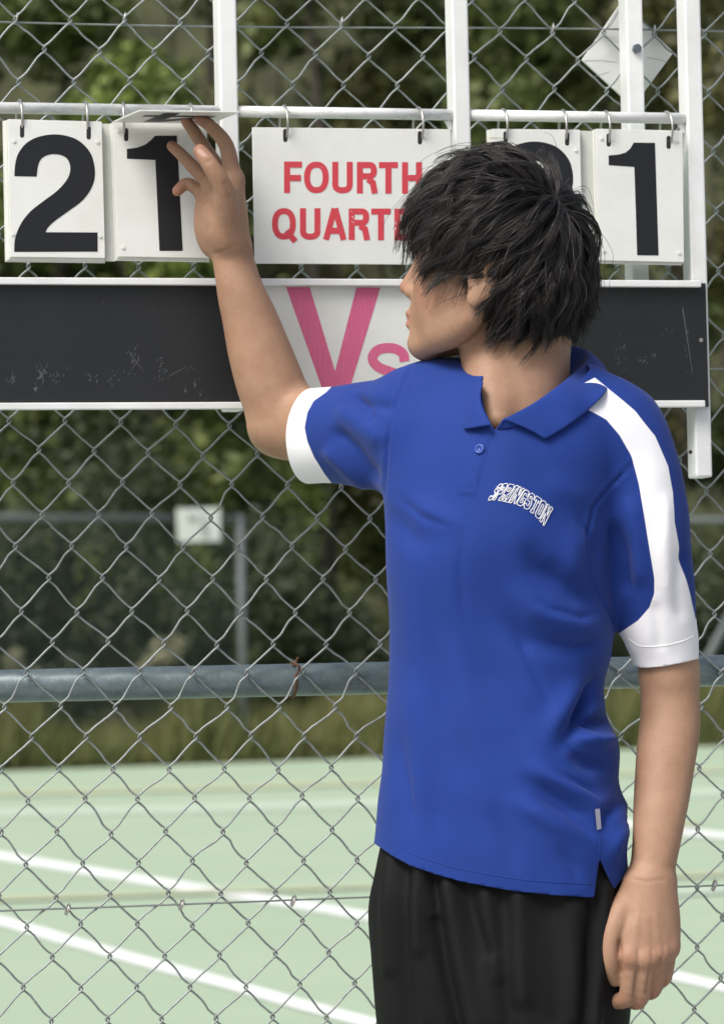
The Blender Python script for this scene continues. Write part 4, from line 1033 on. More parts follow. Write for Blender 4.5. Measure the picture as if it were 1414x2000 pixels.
# --- folds: strokes drawn over the cloth, raised (+) or sunk (-) along the normal, in millimetres
def fold(pts, w, amp, taper=.22, mask=None, asym=0.0):
    d, al, sg = pdist(x, y, pts); env = sstep(0, taper, al)*sstep(0, taper, 1-al)
    q = d/w; g = np.exp(-q*q)
    if asym: g = g+asym*sg*q*np.exp(-q*q)
    r = FA*amp*.001*g*env*front
    return r if mask is None else r*mask
FA = 1.9; tor = (~armL & ~armR).astype(float); dsp = np.zeros(len(V))
for f in [([(1200,1185),(1120,1165),(1050,1115),(1005,1050)], 30, -8), ([(1198,1235),(1120,1230),(1040,1195),(975,1130)], 30, 4.5), ([(1190,1265),(1110,1275),(1020,1255),(950,1190)], 26, -3.0),
          ([(1160,1010),(1130,1070),(1120,1140),(1150,1200)], 30, 4.0), ([(1180,1300),(1150,1370),(1110,1440),(1085,1490)], 20, -4.5), ([(1150,1300),(1105,1390),(1060,1470)], 26, 4.0),
          ([(1172,1310),(1155,1360),(1122,1432)], 11, -6), ([(1215,1446),(1165,1452),(1110,1440)], 14, 8.0), ([(1210,1400),(1160,1412),(1120,1402)], 13, -7.0), ([(1205,1500),(1150,1500),(1100,1475)], 15, -5.0), ([(1000,1505),(1070,1545),(1140,1590),(1180,1640)], 17, -4.5),
          ([(1020,1480),(1090,1520),(1160,1565),(1205,1580)], 20, 4.5), ([(980,1545),(1060,1590),(1150,1650)], 24, 4.0), ([(1230,1560),(1190,1590),(1180,1640)], 15, -4.5), ([(1235,1600),(1205,1650),(1200,1700)], 16, 4.0),
          ([(905,1180),(960,1300),(1010,1400),(1050,1520)], 40, -3.0), ([(870,1200),(910,1350),(950,1480),(980,1600)], 40, 2.6), ([(800,1000),(810,1200),(820,1400),(850,1600)], 34, 2.4), ([(850,1050),(860,1250),(880,1420),(920,1600)], 32, -2.2),
          ([(775,1350),(790,1500),(800,1640)], 20, -2.2), ([(830,1450),(850,1560),(870,1680)], 20, -2.0), ([(760,980),(800,1040),(850,1080)], 24, -3.0), ([(790,960),(850,1000),(920,1030)], 26, 2.6),
          ([(1080,1640),(1120,1690),(1140,1740)], 16, -2.5), ([(955,1560),(1000,1650),(1020,1730)], 26, -2.2), ([(1060,920),(1120,960),(1170,990)], 30, 2.5)]:
    dsp += fold(f[0], f[1]*.9, f[2], taper=.45, mask=tor, asym=.5)
for f in [([(1192,1195),(1130,1208),(1070,1190),(1030,1160)], 8, -2.2), ([(1195,1248),(1120,1265),(1060,1250)], 8, -1.8), ([(1030,1540),(1110,1590),(1174,1642)], 8, -3.0), ([(1065,1495),(1130,1530),(1185,1560)], 7, -2.4), ([(770,962),(830,1010),(890,1032)], 8, -1.7),
          ([(1160,1330),(1130,1400),(1105,1450)], 7, -2.4), ([(1130,1400),(1165,1420),(1195,1418)], 7, -2.6), ([(1100,1440),(1130,1475),(1190,1490)], 7, -2.2), ([(1125,1000),(1160,1050),(1178,1120)], 8, -2.0), ([(985,1180),(1040,1300),(1090,1400)], 9, -1.5), ([(790,1480),(800,1560),(815,1640)], 8, -1.3), ([(905,1000),(900,1120),(915,1260)], 10, -1.1)]:
    dsp += fold(f[0], f[1], f[2], taper=.4, mask=tor, asym=.6)
aR = armR.astype(float); aL = armL.astype(float)
for f in [([(640,830),(690,880),(745,950)], 15, -5.0), ([(625,870),(675,915),(735,965)], 13, 4.0), ([(650,790),(700,830),(760,870)], 20, 3.0), ([(660,775),(720,790),(780,800)], 12, -2.5), ([(690,765),(705,785),(735,830)], 9, -3.0)]:
    dsp += fold(f[0], f[1], f[2], mask=aR)
for f in [([(1190,1010),(1215,1080),(1222,1170)], 16, -4.0), ([(1225,960),(1245,1060),(1250,1160)], 16, 3.0), ([(1330,1060),(1320,1140),(1335,1220)], 12, -2.5), ([(1300,950),(1295,1080),(1310,1190)], 14, 2.2), ([(1275,1170),(1285,1230),(1290,1280)], 12, -1.6)]:
    dsp += fold(f[0], f[1], f[2], mask=aL)
# soft uneven drape everywhere
def wob(V, fr, ph): return np.sin(V[:, 0]*fr[0]+ph[0]+1.3*np.sin(V[:, 2]*fr[2]*.7+ph[1]))*np.sin(V[:, 2]*fr[2]+ph[2]+np.sin(V[:, 0]*fr[0]*.8))
dg = (V[:, 0]*.80+V[:, 2]*.45); dp_ = (V[:, 2]*.80-V[:, 0]*.45)                 # long diagonal drape
dsp += .0024*np.sin(dg*52+2.2*np.sin(dp_*9)+.6)*sstep(.0, .6, .5+.5*np.sin(dp_*11+dg*6))+.0014*wob(V, (31, 0, 17), (0, 1, 2))+.0008*wob(V, (57, 0, 39), (2, .3, 1))
# raised front placket and stitched seams
pk = psd(x, y, [(925,848),(968,830),(950,885),(927,968),(893,962),(911,902)]); dsp += .0016*sstep(-1, 1.5, pk)*front*tor
for ln, w in (([(913,905),(897,961)], 1.5), ([(897,952),(924,957)], 1.3)): dsp += fold(ln, w, -.7, .02)
for ln, msk in (([(1236,905),(1190,950),(1160,990),(1148,1060),(1155,1120),(1180,1180),(1198,1215)], 1), ([(800,724),(772,790),(760,870),(755,965)], 1)):
    d, al, sg = pdist(x, y, ln); dsp += -.0022*np.exp(-(d/3.2)**2)*front+.0009*np.exp(-((d-7)/5)**2)*front
V = V+N*dsp[:, None]; N = normals(V, T)
# --- white panels
wl = psd(x, y, [(1146,803),(1182,822),(1208,850),(1232,890),(1247,945),(1258,1010),(1268,1075),(1277,1130),(1277,1160),(1267,1187),(1245,1212),(1210,1236),(1180,1250),(1200,1420),(1420,1420),(1420,1210),(1357,1210),(1345,1160),(1326,1090),(1313,1020),(1314,960),(1306,910),(1281,850),(1241,802),(1190,764),(1160,740),(1120,760)])
wl = np.where(x > 1130, wl, -50)
wr_ = psd(x, y, [(500,600),(660,740),(636,764),(612,782),(600,805),(595,835),(600,862),(612,893),(632,927),(650,950),(640,1050),(500,1050)])
# top stripe of the raised sleeve: on the upper back of the arm
up = (N[:, 2]*.75+N[:, 1]*.62)
wt = np.where(armR | ((x < 900) & (y < 800)), (up-.72)*60, -50)
white = np.maximum(np.where(armR, wr_, -50), np.where(x > 1000, wl, -50)); white = np.maximum(white, wt)
white = np.where((y > 1000) & (x < 1150), -50, white)
white = np.where((x > 1130) & ~armL & (y > 1120) & (x < 1215), -50, white)
# cuff hem stitch lines
dh, dl = axis_s(V, SL); dr, drd = axis_s(V, SR)
# --- cut hem, cuffs and neck
hx = [600,733,765,800,850,900,1000,1080,1160,1172.5,1205,1222,1240,1300]; hy = [1640,1648,1671,1690,1708,1722,1740,1748,1753,1676,1737,1712,1650,1640]
hemf = np.interp(x, hx, hy); hemb = np.interp(x, [700, 733, 1000, 1240, 1300], [1640, 1648, 1700, 1650, 1640])
fr2 = sstep(-.25, .05, -N[:, 1]); s1 = (hemf*fr2+hemb*(1-fr2))-y; s1 = np.where(armL | armR, 50, s1)
cuffL = np.interp(x, [1200, 1245, 1262, 1300, 1340, 1361, 1400], [1288, 1302, 1304.5, 1301, 1293, 1287, 1280])-y
cuffL = np.where(-N[:, 1] < -.1, np.interp(x, [1245, 1361], [1292, 1284])-y, cuffL)
s2 = np.where(armL & (y > 1235), cuffL, 50)
ax0 = P(607, 852, -.200); cn = drd*np.array([1, .42, 1]); cn /= np.linalg.norm(cn); s3 = np.where(armR, -(V-ax0)@cn*1600, 50)
nk = psd(x, y, [(966,842),(946,800),(938,752),(948,715),(985,690),(1060,680),(1130,690),(1152,722),(1120,760),(1050,795)])
nk = np.where((V[:, 2] > P(985, 850, 0)[2]), -nk, 50)
from mathutils.bvhtree import BVHTree
bvh_full = BVHTree.FromPolygons([tuple(v) for v in toW(V)], [tuple(map(int, t)) for t in T])
cut = np.minimum(np.minimum(s1, s2), np.minimum(s3, nk))
V, T, (white, x_, hemd) = clip(V, T, cut, (white, x, s1))
shirt = mesh_np('polo_shirt', toW(V), T, person, M['shirt'])
attr(shirt, 'white', np.clip(.5+white/60, 0, 1))
sm_ = shirt.modifiers.new('thickness', 'SOLIDIFY'); sm_.thickness = .0022; sm_.offset = -1
shirt['label'] = 'blue polo shirt with white shoulder stripes and cuffs'
SV, ST = V, T; SN = normals(SV, ST)
bvh = BVHTree.FromPolygons([tuple(v) for v in toW(SV)], [tuple(map(int, t)) for t in ST])
def on_shirt(px, py, off=.0008):
    d = ray(px, py); d = d/np.linalg.norm(d); hit, nrm, _, _ = bvh.ray_cast(Vector(CAM), Vector(d))
    if hit is None: return None
    if nrm.dot(Vector(d)) > 0: nrm = -nrm
    return np.array(hit)+np.array(nrm)*off
# hem and cuff seam: a narrow raised welt along each edge
def welt(pts, r, mat, name='hem_stitch'):
    Q = [on_shirt(a, b, -r*.35) for a, b in catmull(np.array([(a, b, 0) for a, b in pts], float), 40)[:, :2]]; Q = [q for q in Q if q is not None]
    if len(Q) > 3: tube(name, Q, r, shirt, mat, 6)
welt([(741,1622),(800,1664),(850,1683),(900,1697),(1000,1715),(1080,1723),(1155,1727)], .0010, M['blue'])
welt([(1228,1249),(1250,1262),(1290,1262),(1330,1253),(1355,1242)], .0010, M['thread'])
welt([(1172,1560),(1172,1610),(1171,1670)], .0009, M['blue'], 'side_seam')
# woven tag in the side seam
tg = [on_shirt(*p, .0022) for p in ((1159.5,1580),(1168,1579),(1171,1620),(1163.5,1622))]
if all(t is not None for t in tg): prism('seam_tag', tg, -AW*-.0012, shirt, NT('grey_woven_tag').set(Base_Color=(0.36,0.36,0.46), Roughness=0.7))
# button
def button(px, py):
    c = on_shirt(px, py, .0012); nn = (on_shirt(px, py, .01)-on_shirt(px, py, 0)); nn /= np.linalg.norm(nn)
    u = np.cross(nn, [0, 0, 1]); u /= np.linalg.norm(u); v = np.cross(nn, u); V, F = [], []; prof = [(0, .0006), (.0032, .0006), (.0036, .0016), (.0052, .0018), (.0060, .0008), (.0060, -.001)]
    for r, h in prof:
        for a in np.linspace(0, 2*math.pi, 20, endpoint=False): V.append(tuple(c+u*r*math.cos(a)+v*r*math.sin(a)+nn*h))
    for i in range(len(prof)-1):
        for k in range(20): F.append((i*20+k, i*20+(k+1) % 20, (i+1)*20+(k+1) % 20, (i+1)*20+k))
    b = mesh('button', V, F, shirt, M['button'], True)
    V, F = [], []
    for a in (.8, 2.37, 3.94, 5.51):
        o = len(V); cc = c+(u*math.cos(a)+v*math.sin(a))*.0017+nn*.0009
        for q in np.linspace(0, 2*math.pi, 8, endpoint=False): V.append(tuple(cc+(u*math.cos(q)+v*math.sin(q))*.0006))
        F.append(tuple(range(o, o+8)))
    tag(mesh('button_holes', V, F, shirt, M['dark']), kind='stuff')
button(937, 877.5)

# embroidered arched word: outlined block letters, each letter a raised thread line
LET = {'S': [(4,5),(4,6),(3,7),(1,7),(0,6),(0,4.4),(1,3.4),(2.7,3.4),(2.7,1.5),(1.3,1.5),(1.3,2),(0,2),(0,1),(1,0),(3,0),(4,1),(4,3.2),(3,4.6),(1.3,4.6),(1.3,5.6),(2.7,5.6),(2.7,5)],
       'P': [(0,0),(1.9,0),(1.9,1.2),(1.5,1.2),(1.5,2.6),(3,2.6),(4,3.6),(4,6),(3,7),(0,7),(0,5.8),(.4,5.8),(.4,1.2),(0,1.2)],
       'R': [(0,0),(1.7,0),(1.7,1.2),(1.5,1.2),(1.5,2.6),(2.2,2.6),(2.8,0),(4.1,0),(4.1,1.2),(3.7,1.2),(3.3,2.8),(4,3.6),(4,6),(3,7),(0,7),(0,5.8),(.4,5.8),(.4,1.2),(0,1.2)],
       'I': [(0,0),(2.2,0),(2.2,1.2),(1.8,1.2),(1.8,5.8),(2.2,5.8),(2.2,7),(0,7),(0,5.8),(.4,5.8),(.4,1.2),(0,1.2)],
       'N': [(0,0),(1.5,0),(1.5,1.2),(1.3,1.2),(1.3,4),(3.2,0),(4,0),(4,5.8),(4.3,5.8),(4.3,7),(2.6,7),(2.6,5.8),(2.9,5.8),(2.9,3.2),(1.2,7),(0,7),(0,5.8),(.3,5.8),(.3,1.2),(0,1.2)],
       'G': [(4,4.8),(4,6),(3,7),(1,7),(0,6),(0,1),(1,0),(3,0),(4,1),(4,3.6),(2.2,3.6),(2.2,2.4),(2.8,2.4),(2.8,1.4),(1.3,1.4),(1.3,5.6),(2.7,5.6),(2.7,4.8)],
       'T': [(1.1,0),(3.1,0),(3.1,1.2),(2.7,1.2),(2.7,5.7),(3.1,5.7),(3.1,5),(4.2,5),(4.2,7),(0,7),(0,5),(1.1,5),(1.1,5.7),(1.5,5.7),(1.5,1.2),(1.1,1.2)],
       'O': [(1,0),(3,0),(4,1),(4,6),(3,7),(1,7),(0,6),(0,1)]}
INN = {'O': [(1.35,1.4),(2.65,1.4),(2.65,5.6),(1.35,5.6)], 'P': [(1.5,4),(2.7,4),(2.7,5.6),(1.5,5.6)], 'R': [(1.5,4),(2.7,4),(2.7,5.6),(1.5,5.6)]}
topc = catmull([(975,946,0),(990,945,0),(1010,949,0),(1027,957,0),(1044,967,0),(1062,979,0),(1079,993,0)], 80)[:, :2]
botc = catmull([(952,977.5,0),(968,977,0),(988,980.5,0),(1010,986,0),(1030,996,0),(1047,1010,0),(1062,1028,0)], 80)[:, :2]
word = 'SPRINGSTON'; wds = [2.4 if c == 'I' else 4.3 for c in word]; gap = .18; tot = sum(wds)+gap*9; cur = 0
for c, w in zip(word, wds):
    for loops in (LET[c], INN.get(c)):
        if not loops: continue
        Q = []
        n = len(loops)
        for i in range(n):
            a, b = np.array(loops[i]), np.array(loops[(i+1) % n])
            for t in np.linspace(0, 1, max(2, int(np.linalg.norm(b-a)*1.5)+1), endpoint=False):
                q = a+(b-a)*t; s = np.clip((cur+q[0]*(w/4.3 if c != 'I' else 1))/tot, 0, 1); k = s*79; i0 = int(min(k, 78)); fr_ = k-i0
                tp = topc[i0]*(1-fr_)+topc[i0+1]*fr_; bt = botc[i0]*(1-fr_)+botc[i0+1]*fr_; pp = bt+(tp-bt)*(q[1]/7)
                h = on_shirt(*pp, .0006)
                if h is not None: Q.append(h)
        if len(Q) > 3: tube('embroidered_letter', Q, .00050, shirt, M['thread'], 5, True)
    cur += w+gap

# ---- collar: stand, fold and falling leaf in one sheet
fold_l = [(982,821,.083),(1012,806,.083),(1050,784,.072),(1092,754,.048),(1124,727,.012),(1150,702,-.035),(1142,686,-.075),(1105,678,-.100),(1045,690,-.112),(985,706,-.100),(948,728,-.062),(936,752,-.012),(932,782,.036),(948,812,.070)]
leaf_l = [(1064,858,.096),(1086,846,.096),(1112,829,.088),(1148,802,.068),(1184,764,.026),(1187,742,-.035),(1180,728,-.085),(1125,716,-.128),(1045,722,-.142),(972,736,-.128),(918,752,-.080),(902,770,-.020),(900,800,.036),(908,838,.074)]
stand_l = [(968,838,.070),(998,836,.070),(1040,815,.062),(1080,790,.040),(1108,765,.008),(1122,745,-.035),(1112,735,-.065),(1085,725,-.085),(1040,728,-.095),(990,742,-.085),(960,765,-.052),(950,785,-.010),(948,808,.032),(960,832,.060)]
def lay(L_, off, front_idx):                                   # rest the front of the collar on the cloth
    out = []
    for k, p_ in enumerate(L_):
        q = P(*p_)
        if k in front_idx:
            d = ray(p_[0], p_[1]); d = d/np.linalg.norm(d); hit = bvh_full.ray_cast(Vector(CAM), Vector(d))[0]
            if hit is not None:
                w = np.array(hit)-d*off; r = w-BO; q = np.array([r@R0, r@AW, r[2]])
        out.append(q)
    return np.array(out)
fold_p = lay(fold_l, .011, (0, 1, 2, 3))[:12]; leaf_l[10] = (928, 744, -.085); leaf_l[11] = (930, 752, -.03)
leaf_p = lay(leaf_l, .006, (0, 1, 2, 3, 4))[:12]; stand_p = lay(stand_l, .001, (0, 1, 2))[:12]
nC = 90; cf, cl, cs = [catmull(L_, nC) for L_ in (fold_p, leaf_p, stand_p)]
ctr = np.array([P(1015, 760, -.01)]); V = []; prof = []
out = cl-cs; out[:, 2] = 0; out /= np.linalg.norm(out, axis=1)[:, None]+1e-9
for t in np.linspace(0, 1, 4)[:-1]: prof.append(cs+(cf-cs)*t)
fo = cf+out*.0016+np.array([0, 0, .0012]); prof += [cf-out*.0012, fo]
for t in np.linspace(0, 1, 9)[1:]:
    p_ = cf+(cl-cf)*t; prof.append(p_+out*(.0040*math.sin(math.pi*min(1, t*1.02)))*np.ones((nC, 1))+out*.003*(1-t))
nP = len(prof); V = np.stack(prof, 1).reshape(-1, 3)
F = np.array([(i*nP+k, i*nP+k+1, (i+1)*nP+k+1, (i+1)*nP+k) for i in range(nC-1) for k in range(nP-1)])
collar = mesh_np('collar', toW(V), F, shirt, M['blue'])
m_ = collar.modifiers.new('thickness', 'SOLIDIFY'); m_.thickness = .0026; m_.offset = 0
m_ = collar.modifiers.new('smooth', 'SUBSURF'); m_.levels = 1; m_.render_levels = 1

# the other front leaf of the collar, lying on the chest beside the placket
oc = catmull([(936,744,0),(921,774,0),(908,808,0),(904,839,0)], 24)[:, :2]; ic = catmull([(944,746,0),(938,774,0),(945,802,0),(960,830,0)], 24)[:, :2]
Vc = []; nK = 9
for a, b in zip(ic, oc):
    for t in np.linspace(0, 1, nK):
        q = a+(b-a)*t; d = ray(*q); d = d/np.linalg.norm(d); hit = bvh_full.ray_cast(Vector(CAM), Vector(d))[0]
        Vc.append(np.array(hit)-d*(.0105*(1-t)**.8+.0035*math.sin(math.pi*t)+.0030))
Vc = np.array(Vc)
for _ in range(6):
    G3 = Vc.reshape(24, nK, 3).copy(); G3[1:-1] = .5*G3[1:-1]+.25*(G3[:-2]+G3[2:]); Vc = G3.reshape(-1, 3)
Fc = np.array([(i*nK+k, i*nK+k+1, (i+1)*nK+k+1, (i+1)*nK+k) for i in range(23) for k in range(nK-1)])
c2 = mesh_np('collar', Vc, Fc, shirt, M['blue']); m_ = c2.modifiers.new('thickness', 'SOLIDIFY'); m_.thickness = .0024; m_.offset = 0
m_ = c2.modifiers.new('smooth', 'SUBSURF'); m_.levels = 1; m_.render_levels = 1
# ---- shorts
FA = 1.5; SROWS = [(1560,765,1215),(1620,752,1213),(1660,748,1212),(1740,741,1210),(1800,742,1209),(1850,747,1208),(1900,752,1207),(1980,762,1206),(2060,775,1185),(2140,830,1130),(2200,890,1070)]
def shorts_shape():
    s = Shape(); s.fn(torso_fn(SROWS, ([1560, 1700, 1900, 2000, 2200], [.086, .096, .100, .098, .05]), ([1560, 1900], [.002, .002]), 2.5))
    s.chain([P(845, 1780, -.010), P(874, 2000, -.02), P(872, 2270, -.02)], [.060, .068, .074], .05)
    s.chain([P(1070, 1780, .010), P(1055, 2000, .02), P(1050, 2290, .02)], [.080, .0905, .094], .05)
    return s
V, F = polygonise(shorts_shape(), [P(985,1314,0)[0]-.25, -.2, P(985,2240,0)[2]], [P(985,1314,0)[0]+.25, .2, P(985,1575,0)[2]], .0042)
T = tris(F); N = normals(V, T); x, y = PX(V); front = sstep(-.1, .3, -N[:, 1]); dsp = np.zeros(len(V))
for f in [([(795,1640),(788,1760),(790,1900),(800,2080)], 13, -6.), ([(815,1640),(812,1760),(815,1880)], 11, 4.), ([(765,1650),(752,1780),(760,1920)], 11, 4.), ([(838,1680),(850,1780),(872,1900),(905,2080)], 13, -9.), ([(862,1690),(885,1800),(915,1930),(940,2060)], 16, 6.),
          ([(826,1660),(836,1740),(848,1800)], 9, 4.), ([(978,1700),(984,1800),(990,1960),(1000,2080)], 15, -4.5), ([(1010,1720),(1015,1830),(1020,1980)], 18, 4.), ([(945,1720),(955,1820),(975,1930)], 14, 3.), ([(900,1700),(925,1790),(960,1880)], 12, -3.5),
          ([(1075,1730),(1085,1850),(1085,2020)], 18, -3.5), ([(1120,1740),(1125,1860),(1118,2020)], 18, 3.5), ([(1160,1720),(1152,1850),(1135,2040)], 10, -5.), ([(1185,1700),(1175,1850),(1155,2060)], 10, 5.)]:
    dsp += fold(f[0], f[1]*1.25, f[2], taper=.12)
dsp += .0022*wob(V, (60, 0, 21), (1, 2, 0))+.0012*wob(V, (95, 0, 33), (.4, 1, 2))
V = V+N*dsp[:, None]; s_ = np.minimum(np.interp(x, [700, 1250], [2225, 2235])-y, y-1585)
V, T, _ = clip(V, T, s_)
shorts = mesh_np('shorts', toW(V), T, person, M['shorts']); m_ = shorts.modifiers.new('thickness', 'SOLIDIFY'); m_.thickness = .002; m_.offset = -1
shorts['label'] = 'loose black sports shorts'
# ---- shoes (below the frame)
for sx, fy in ((-1, .02), (1, -.03)):
    cx = P(985, 1314, 0)[0]+.105*sx-.01
    sh = Shape(); sh.ell((cx, fy-.06, .050), (.045, .125, .042), None, .02); sh.cone((cx, fy+.02, .06), (cx, fy+.02, .095), .045, .046, .03); sh.ell((cx, fy-.05, .022), (.048, .14, .016), None, .008)
    V, F = polygonise(sh, [cx-.08, fy-.22, .0042], [cx+.08, fy+.12, .13], .006)
    mesh_np('shoe', toW(V), F, person, NT('dark_shoe').set(Base_Color=(0.03,0.03,0.035), Roughness=0.5))
# ------------------------------------------------------------------ hair: locks of fine strands combed from the crown
HRd = HR.astype(float)
hv_, ht_ = parts[0]; hl = (hv_-HC)@HRd
def scalp(f, l, u):
    line = np.interp(f, [-.11, -.045, -.028, -.020, .018, .050, .066, .09], [-.078, -.074, -.045, -.004, -.006, .046, .058, .060])
    return u-line
tc = hl[ht_].mean(1); tn = np.cross(hl[ht_][:, 1]-hl[ht_][:, 0], hl[ht_][:, 2]-hl[ht_][:, 0]); ta = np.linalg.norm(tn, axis=1); tn /= ta[:, None]
ok = (scalp(tc[:, 0], tc[:, 1], tc[:, 2]) > 0) & (np.abs(tc[:, 1]) < .0775) & (tc[:, 2] > -.09)
ok &= ~((np.abs(tc[:, 1]) > .071) & (tc[:, 2] < .012) & (tc[:, 0] > -.036))        # not on the ears
ti = np.where(ok)[0]; tp_ = ta[ti]/ta[ti].sum()
def roots(n, r): k = r.choice(ti, n, p=tp_); return tc[k]+r.normal(size=(n, 3))*.0006, tn[k]
EL = [((-.013, 0, .032), (.094, .076, .084)), ((-.055, 0, -.005), (.050, .060, .055)), ((.032, 0, -.030), (.056, .060, .070))]
neck_a, neck_b = [((q-HC)@HRd) for q in (P(1035, 600, -.02), P(1015, 770, -.002))]
def skull(p):
    best = None
    for c, r in EL:
        q = p-np.array(c); r = np.array(r); k0 = np.sqrt(((q/r)**2).sum(1)); k1 = np.sqrt(((q/(r*r))**2).sum(1))+1e-9
        d = k0*(k0-1)/k1; g = q/(r*r); g /= np.linalg.norm(g, axis=1)[:, None]+1e-9
        if best is None: best, bg_ = d, g
        else: m = d < best; best = np.where(m, d, best); bg_ = np.where(m[:, None], g, bg_)
    ba = neck_b-neck_a; t = np.clip(((p-neck_a)@ba)/(ba@ba), 0, 1); q = p-neck_a-t[:, None]*ba; L = np.linalg.norm(q, axis=1)+1e-9; d = L-.056
    m = d < best; return np.where(m, d, best), np.where(m[:, None], q/L[:, None], bg_)
DOWN = HRd.T@np.array([0, 0, -1.0]); CROWN = np.array([-.088, .026, .086])
NS = 17
def grow(p, nrm, length, lift, r, stiff, curl, ph):
    n = len(p); path = [p.copy()]; ds = length/(NS-1)
    fl = p-CROWN; fl -= nrm*(fl*nrm).sum(1)[:, None]; fl /= np.linalg.norm(fl, axis=1)[:, None]+1e-9
    dr = nrm*.9+fl*.9; dr /= np.linalg.norm(dr, axis=1)[:, None]
    for s in range(1, NS):
        t = s/(NS-1); d, g = skull(p)
        fl = p-CROWN; fl -= g*(fl*g).sum(1)[:, None]; fl /= np.linalg.norm(fl, axis=1)[:, None]+1e-9
        side = np.clip((.05-p[:, 2])/.07, 0, 1)[:, None]
        want = fl*(1-.45*side)+DOWN*(.18+.70*side*t+.25*t)+DOWN*1.6*np.clip((p[:, 0:1]-.065)/.03, 0, 1)
        want += np.array([1.0, 0, 0])*(.42*side*(p[:, 0:1] > -.07)+.12)                    # combed towards the face
        want += np.array([.55, 0, 0])*np.clip((-.045-p[:, 2:3])/.04, 0, 1)*(p[:, 0:1] < .0) # nape curls forward
        w1 = np.stack([np.sin(p[:, 0]*48+ph*6+curl[:, 0]), np.sin(p[:, 2]*46+ph*4+curl[:, 1]), np.sin(p[:, 1]*44+p[:, 0]*34+curl[:, 2])], 1)
        want += w1*curl[:, 3:4]
        want /= np.linalg.norm(want, axis=1)[:, None]
        dr = dr*stiff[:, None]+want*(1-stiff[:, None]); dr /= np.linalg.norm(dr, axis=1)[:, None]
        p = p+dr*ds[:, None]
        d, g = skull(p); tgt = lift*np.sin(min(1, t*1.7)*np.pi/2)
        low = np.maximum(tgt*.8-d, 0); hi = np.maximum(d-tgt*1.25-.003, 0)*np.where((p[:, 2] > -.03) | (p[:, 0] < -.03), .55, .15)*(1-.6*(p[:, 0] > .07))
        p = p+g*(low-hi)[:, None]
        path.append(p.copy())
    return np.stack(path, 1)                                                               # n, NS, 3
hr = np.random.default_rng(21)
NG, NCH = 640, 26
gp, gn = roots(NG, hr)
front_ = np.clip((gp[:, 0]-.02)/.05, 0, 1)*np.clip((gp[:, 2]-.03)/.03, 0, 1)
nape = np.clip((-.02-gp[:, 2])/.04, 0, 1)
leng = (.092+.004*front_-.048*nape+.012*np.clip((gp[:, 2]-.07)/.04, 0, 1))*(1+.17*hr.normal(size=NG)); leng = np.clip(leng, .035, .17)
lift = (.017+.009*np.clip((gp[:, 2]-.05)/.06, 0, 1)-.010*nape-.007*front_)*(.5+.72*hr.random(NG)**1.4)
curl = np.concatenate([hr.random((NG, 3))*6.28, (.30+.62*hr.random((NG, 1)))], 1)
G_ = grow(gp, gn, leng, lift, hr, np.full(NG, .70)+.08*hr.random(NG), curl, 0.0)
P0, N0 = roots(NG*NCH, hr)
own = np.empty(len(P0), int)
for s in range(0, len(P0), 2000):
    dd = ((P0[s:s+2000, None]-gp[None])**2).sum(-1); dd *= 1+.5*hr.random(dd.shape); own[s:s+2000] = dd.argmin(1)
off = P0-gp[own]; tt = np.linspace(0, 1, NS)
cl_ = np.clip(.15+.75*tt**.8, 0, .86)*(.75+.25*hr.random((len(P0), 1)))
St = G_[own]+off[:, None, :]*(1-cl_)[:, :, None]
# individual length, stray and slight frizz
lf = np.clip(1-.32*hr.random(len(P0))**2, .5, 1)[:, None]*tt[None]*(NS-1); i0 = np.minimum(lf.astype(int), NS-2); fr_ = (lf-i0)[..., None]
St = np.take_along_axis(St, i0[..., None].repeat(3, 2), 1)*(1-fr_)+np.take_along_axis(St, (i0+1)[..., None].repeat(3, 2), 1)*fr_
St += np.cumsum(hr.normal(size=St.shape)*.00018, 1)+hr.normal(size=(len(St), 1, 3))*(.0026*tt**1.2)[None, :, None]
for s in range(1, NS):
    d, g = skull(St[:, s]); St[:, s] += g*np.maximum(.0022-d, 0)[:, None]
# trim: fringe clears the nose, cheeks and ear lobe stay bare, the nape ends above the collar
def trim(St):
    f, u = St[:, :, 0], St[:, :, 2]; n = len(St); j = hr.normal(size=(n, 1))
    lim = np.interp(f, [-.12, -.10, -.08, -.055, -.030, -.016, -.006, .012, .026, .050, .066, .080, .12], [-.035, -.060, -.090, -.112, -.110, -.085, -.026, -.022, -.046, -.040, -.012, .014, .022])+j*np.interp(f, [-.05, .03, .09], [.012, .013, .016])
    bad = u < lim; bad[:, :3] = False; k = np.where(bad.any(1), bad.argmax(1), St.shape[1]-1).astype(float)
    q = tt[None]*k[:, None]; a = np.minimum(q.astype(int), NS-2); w = (q-a)[..., None]
    return np.take_along_axis(St, a[..., None].repeat(3, 2), 1)*(1-w)+np.take_along_axis(St, (a+1)[..., None].repeat(3, 2), 1)*w
St = trim(St)
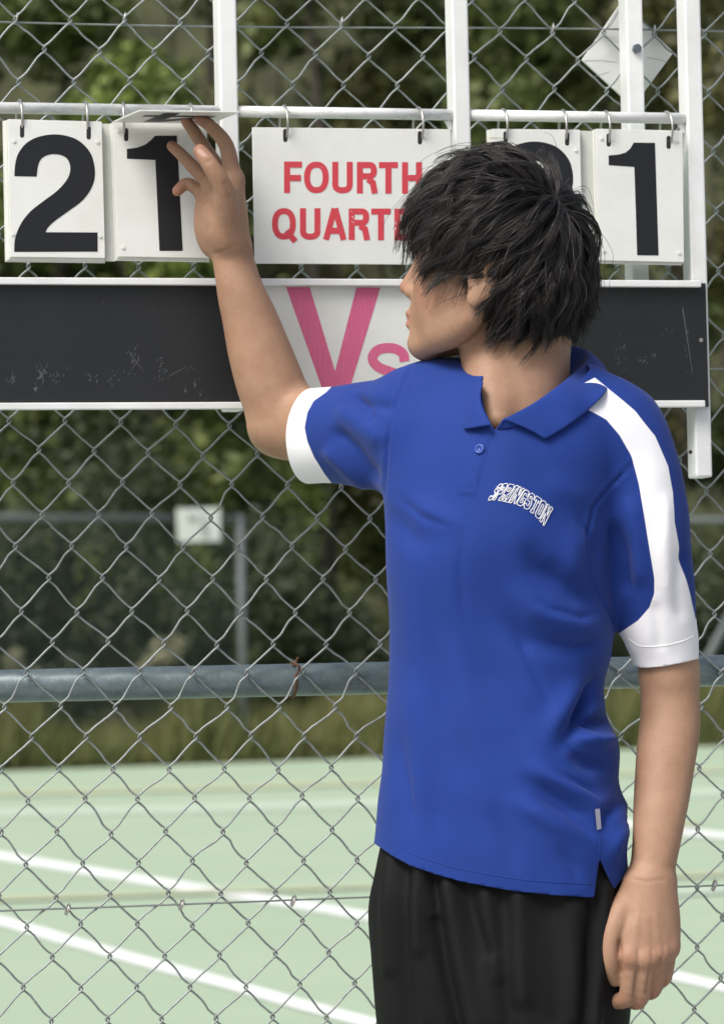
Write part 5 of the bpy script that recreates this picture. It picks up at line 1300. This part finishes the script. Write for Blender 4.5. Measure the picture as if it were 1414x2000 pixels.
# flyaways
pf, nf = roots(300, hr); cf_ = np.concatenate([hr.random((300, 3))*6.28, .5+.4*hr.random((300, 1))], 1)
Fl = grow(pf, nf, .07+.07*hr.random(300), .024+.016*hr.random(300), hr, np.full(300, .72), cf_, 1.0)
Fl = trim(Fl)
def strands(name, St, r0, r1, parent, mat):
    n, k, _ = St.shape; T_ = np.gradient(St, axis=1); T_ /= np.linalg.norm(T_, axis=2)[..., None]+1e-12
    a = hr.normal(size=(n, 1, 3)); N_ = np.cross(T_, a); N_ /= np.linalg.norm(N_, axis=2)[..., None]+1e-12; B_ = np.cross(T_, N_)
    rad = np.linspace(r0, r1, k)[None, :, None]*(.8+.5*hr.random((n, 1, 1)))
    V = np.stack([St+rad*(N_*math.cos(q)+B_*math.sin(q)) for q in (0, 2.094, 4.189)], 2)        # n,k,3,3
    Vw = toW(HC+V.reshape(-1, 3)@HRd.T); idx = np.arange(n*k*3).reshape(n, k, 3); Fs = []
    for j in range(3):
        l = (j+1) % 3; Fs.append(np.stack([idx[:, :-1, j], idx[:, :-1, l], idx[:, 1:, l], idx[:, 1:, j]], -1).reshape(-1, 4))
    return mesh_np(name, Vw, np.concatenate(Fs), parent, mat)
hair = strands('hair', np.concatenate([St, Fl]), .00044, .00020, person, M['hair'])
hair['label'] = 'tousled dark brown hair combed from the crown'; hair['kind'] = 'stuff'
# eyebrows and lashes
for e in (1, -1):
    n = 150; t = hr.random(n); base = np.stack([.0895-.020*t, (.012+.034*t)*e, .021+.006*np.sin(t*2.6)-.004*t], 1)+hr.normal(size=(n, 3))*.0011
    dv = np.stack([-.004-.0*t, .007*e+0*t, .0035-.004*t], 1); Sb = base[:, None]+dv[:, None]*np.linspace(0, 1, 5)[None, :, None]
    strands('eyebrow', Sb, .0004, .0002, person, M['hair'])
    n = 60; t = hr.random(n)*2-1; base = np.stack([.0805-.004*t*t, (.031+.011*t)*e, -.001-.0015*t*t], 1); q = np.linspace(0, 1, 5)
    Sl = base[:, None]+np.stack([.008*q, .002*q*e, .003*q*q-.002*q], 1)[None]; strands('eyelash', Sl, .0003, .00012, person, M['hair'])
ls = (Vb-HC)@HRd; scm = sstep(-.004, .006, scalp(ls[:, 0], ls[:, 1], ls[:, 2]))*(ls[:, 2] > -.1)*(np.abs(ls[:, 1]) < .0775)*(np.linalg.norm(ls, axis=1) < .17)
scm *= ~((np.abs(ls[:, 1]) > .070) & (ls[:, 2] < .014) & (ls[:, 0] > -.036))
attr(body, 'scalp', scm)
